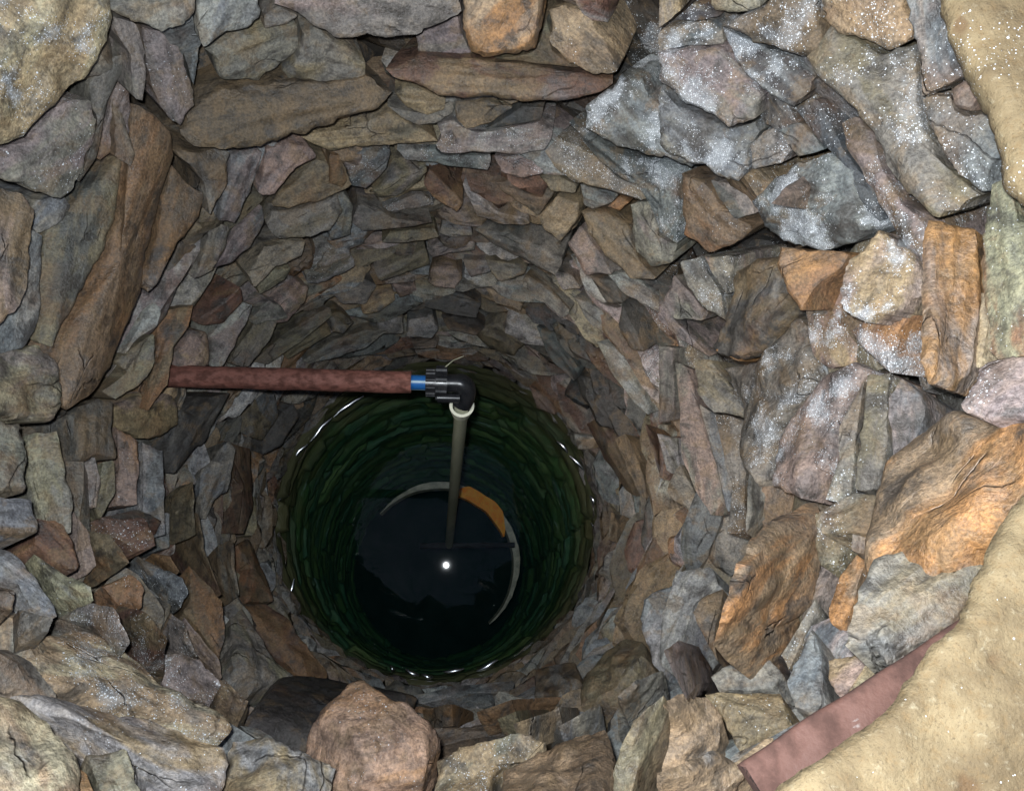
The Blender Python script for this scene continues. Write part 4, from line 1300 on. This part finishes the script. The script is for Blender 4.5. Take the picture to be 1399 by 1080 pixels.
def rim_material():
    m, nt, b, out = new_mat("sandy_mortar")
    geo = nt.nodes.new("ShaderNodeNewGeometry"); pos = geo.outputs['Position']
    n1 = noise_n(nt, pos, 16, 6, 0.62)
    n2 = noise_n(nt, pos, 110, 5, 0.7)
    c = mixc(nt, ramp(nt, n1.outputs[0], 0.36, 0.66), (0.285, 0.215, 0.118), (0.165, 0.118, 0.062))
    c = mixc(nt, ramp(nt, n2.outputs[0], 0.50, 0.32, 0, 0.5), c, (0.22, 0.14, 0.06))
    c = mixc(nt, ramp(nt, n2.outputs[0], 0.56, 0.72, 0, 0.4), c, (0.48, 0.42, 0.29))
    v = nt.nodes.new("ShaderNodeTexVoronoi"); v.inputs['Scale'].default_value = 26
    wv = nt.nodes.new("ShaderNodeVectorMath"); wv.operation = 'MULTIPLY_ADD'
    nt.links.new(n1.outputs['Color'], wv.inputs[0]); wv.inputs[1].default_value = (0.03, 0.03, 0.03); nt.links.new(pos, wv.inputs[2])
    nt.links.new(wv.outputs[0], v.inputs['Vector'])
    sp = nt.nodes.new("ShaderNodeSeparateColor"); nt.links.new(v.outputs['Color'], sp.inputs[0])
    spot = math_n(nt, 'MULTIPLY', math_n(nt, 'LESS_THAN', sp.outputs[0], 0.13), ramp(nt, v.outputs['Distance'], 0.30, 0.12))
    c = mixc(nt, math_n(nt, 'MULTIPLY', spot, 0.7), c, (0.13, 0.07, 0.03))
    su = N(nt, "ShaderNodeAttribute", attribute_name="finish")
    sx = nt.nodes.new("ShaderNodeSeparateXYZ"); nt.links.new(su.outputs['Vector'], sx.inputs[0])
    c, fr = frost_over(nt, c, pos, sx.outputs[0])
    b.inputs['Roughness'].default_value = 0.8
    n3 = noise_n(nt, pos, 420, 3, 0.7)
    h = math_n(nt, 'ADD', n1.outputs[0], math_n(nt, 'MULTIPLY', n2.outputs[0], 0.28))
    h = math_n(nt, 'ADD', h, math_n(nt, 'MULTIPLY', n3.outputs[0], 0.05))
    c = mixc(nt, ramp(nt, n3.outputs[0], 0.45, 0.30, 0, 0.6), c, (0.10, 0.07, 0.04))
    h = math_n(nt, 'SUBTRACT', h, math_n(nt, 'MULTIPLY', spot, 0.15))
    nt.links.new(c, b.inputs['Base Color'])
    bp = nt.nodes.new("ShaderNodeBump"); bp.inputs['Strength'].default_value = 0.9; bp.inputs['Distance'].default_value = 0.010
    nt.links.new(h, bp.inputs['Height']); nt.links.new(bp.outputs[0], b.inputs['Normal'])
    return m
MAT_RIM = rim_material()

def bank(edge, h_edge, label, frost, seed):
    """Mortar smeared over the rim: a thick lip along the traced edge, then the top running outwards over the ground."""
    r = random.Random(seed)
    P = []
    for i in range(len(edge) - 1):
        n = max(2, int(math.dist(edge[i], edge[i + 1]) / 6))
        for k in range(n):
            t = k / n
            P.append((edge[i][0] + (edge[i + 1][0] - edge[i][0]) * t, edge[i][1] + (edge[i + 1][1] - edge[i][1]) * t))
    P.append(edge[-1])
    prof = [(0.16, -0.10), (0.05, -0.055), (0.012, -0.030), (0.0, -0.012), (0.003, 0.0)] + [(0.012 * 1.0 + 0.0105 * k, 0.004 + 0.03 * (1 - math.exp(-k / 9))) for k in range(38)] + [(0.50, 0.03), (0.62, -0.03)]
    V, grain = [], []
    m = len(prof)
    for u, v in P:
        u += 5 * noise.noise(Vector((u * 0.05, v * 0.05, seed))) + 3.0 * noise.noise(Vector((u * 0.2, v * 0.2, seed)))
        E = at_depth(u, v, h_edge)
        c = centre(h_edge)
        d = Vector((E.x - c.x, E.y - c.y, 0)).normalized()
        for k, (s_, z) in enumerate(prof):
            p = E + d * s_ + Vector((0, 0, z))
            if k > 1:
                p.z += 0.010 * noise.noise(p * 9) + 0.005 * noise.noise(p * 26) + 0.0028 * noise.noise(p * 70)
            V.append(p); grain.append((p.x, p.y, p.z))
    Fc = []
    for i in range(len(P) - 1):
        for k in range(m - 1):
            Fc.append((i * m + k, (i + 1) * m + k, (i + 1) * m + k + 1, i * m + k + 1))
    at = attr_block(len(V), PAL['t'], PAL['c'], (frost, 0, 0), grain)
    o = link_mesh("mortar_bank", V, Fc, MAT_RIM, None, at)
    tag(o, label, "mortar")

bank([(1040, 1150), (1078, 1080), (1100, 1060), (1130, 1040), (1190, 1000), (1230, 960), (1255, 930), (1285, 880), (1320, 850), (1345, 800), (1370, 745), (1402, 695), (1480, 600), (1600, 450)],
     0.555, "sandy tan mortar bank on the well rim above the red bar", 0.02, 3)
bank([(1282, -120), (1297, -60), (1302, 0), (1309, 30), (1331, 60), (1349, 100), (1366, 130), (1377, 165), (1386, 200), (1397, 235), (1430, 270), (1500, 330), (1600, 350)],
     0.52, "granular tan mortar along the rim in the top right corner", 0.3, 5)

# flat red bar across the lower right
r0 = at_depth(1026, 1070, 0.61); r1 = at_depth(1400, 826, 0.60)
ax = (r1 - r0).normalized()
toc = (Vector((0, 0, CAM_H)) - (r0 + r1) / 2); toc = (toc - ax * toc.dot(ax)).normalized()
wid = ax.cross(toc)
V, Fc = [], []
prof = []
hw, ht, rd_ = 0.0168, 0.010, 0.005
for qx, qy, a0 in ((1, 1, 0), (-1, 1, 90), (-1, -1, 180), (1, -1, 270)):
    for k in range(5):
        a = math.radians(a0 + 22.5 * k)
        prof.append((qx * (hw - rd_) + rd_ * math.cos(a), qy * (ht - rd_) + rd_ * math.sin(a)))
m_ = len(prof); NR = 60
for i in range(NR + 1):
    c = r0.lerp(r1, i / NR)
    for x, y in prof:
        p = c + wid * x + toc * y
        p += (wid * noise.noise(p * 22) + toc * noise.noise(p * 31 + Vector((7, 0, 0)))) * 0.0016 + ax * (0.004 * noise.noise(Vector((x * 300, y * 300, i * 0.02))) if i == 0 else 0)
        V.append(p)
for i in range(NR):
    for k in range(m_):
        Fc.append((i * m_ + k, i * m_ + (k + 1) % m_, (i + 1) * m_ + (k + 1) % m_, (i + 1) * m_ + k))
Fc.append(tuple(range(m_))[::-1]); Fc.append(tuple(NR * m_ + k for k in range(m_)))
tag(link_mesh("red_bar", V, Fc, MAT_REDPIPE, None, sharp=50), "flat rusty red-brown bar slanting under the tan mortar at the lower right", "bar")
print("pieces", len(pieces), "traced", len(TR))
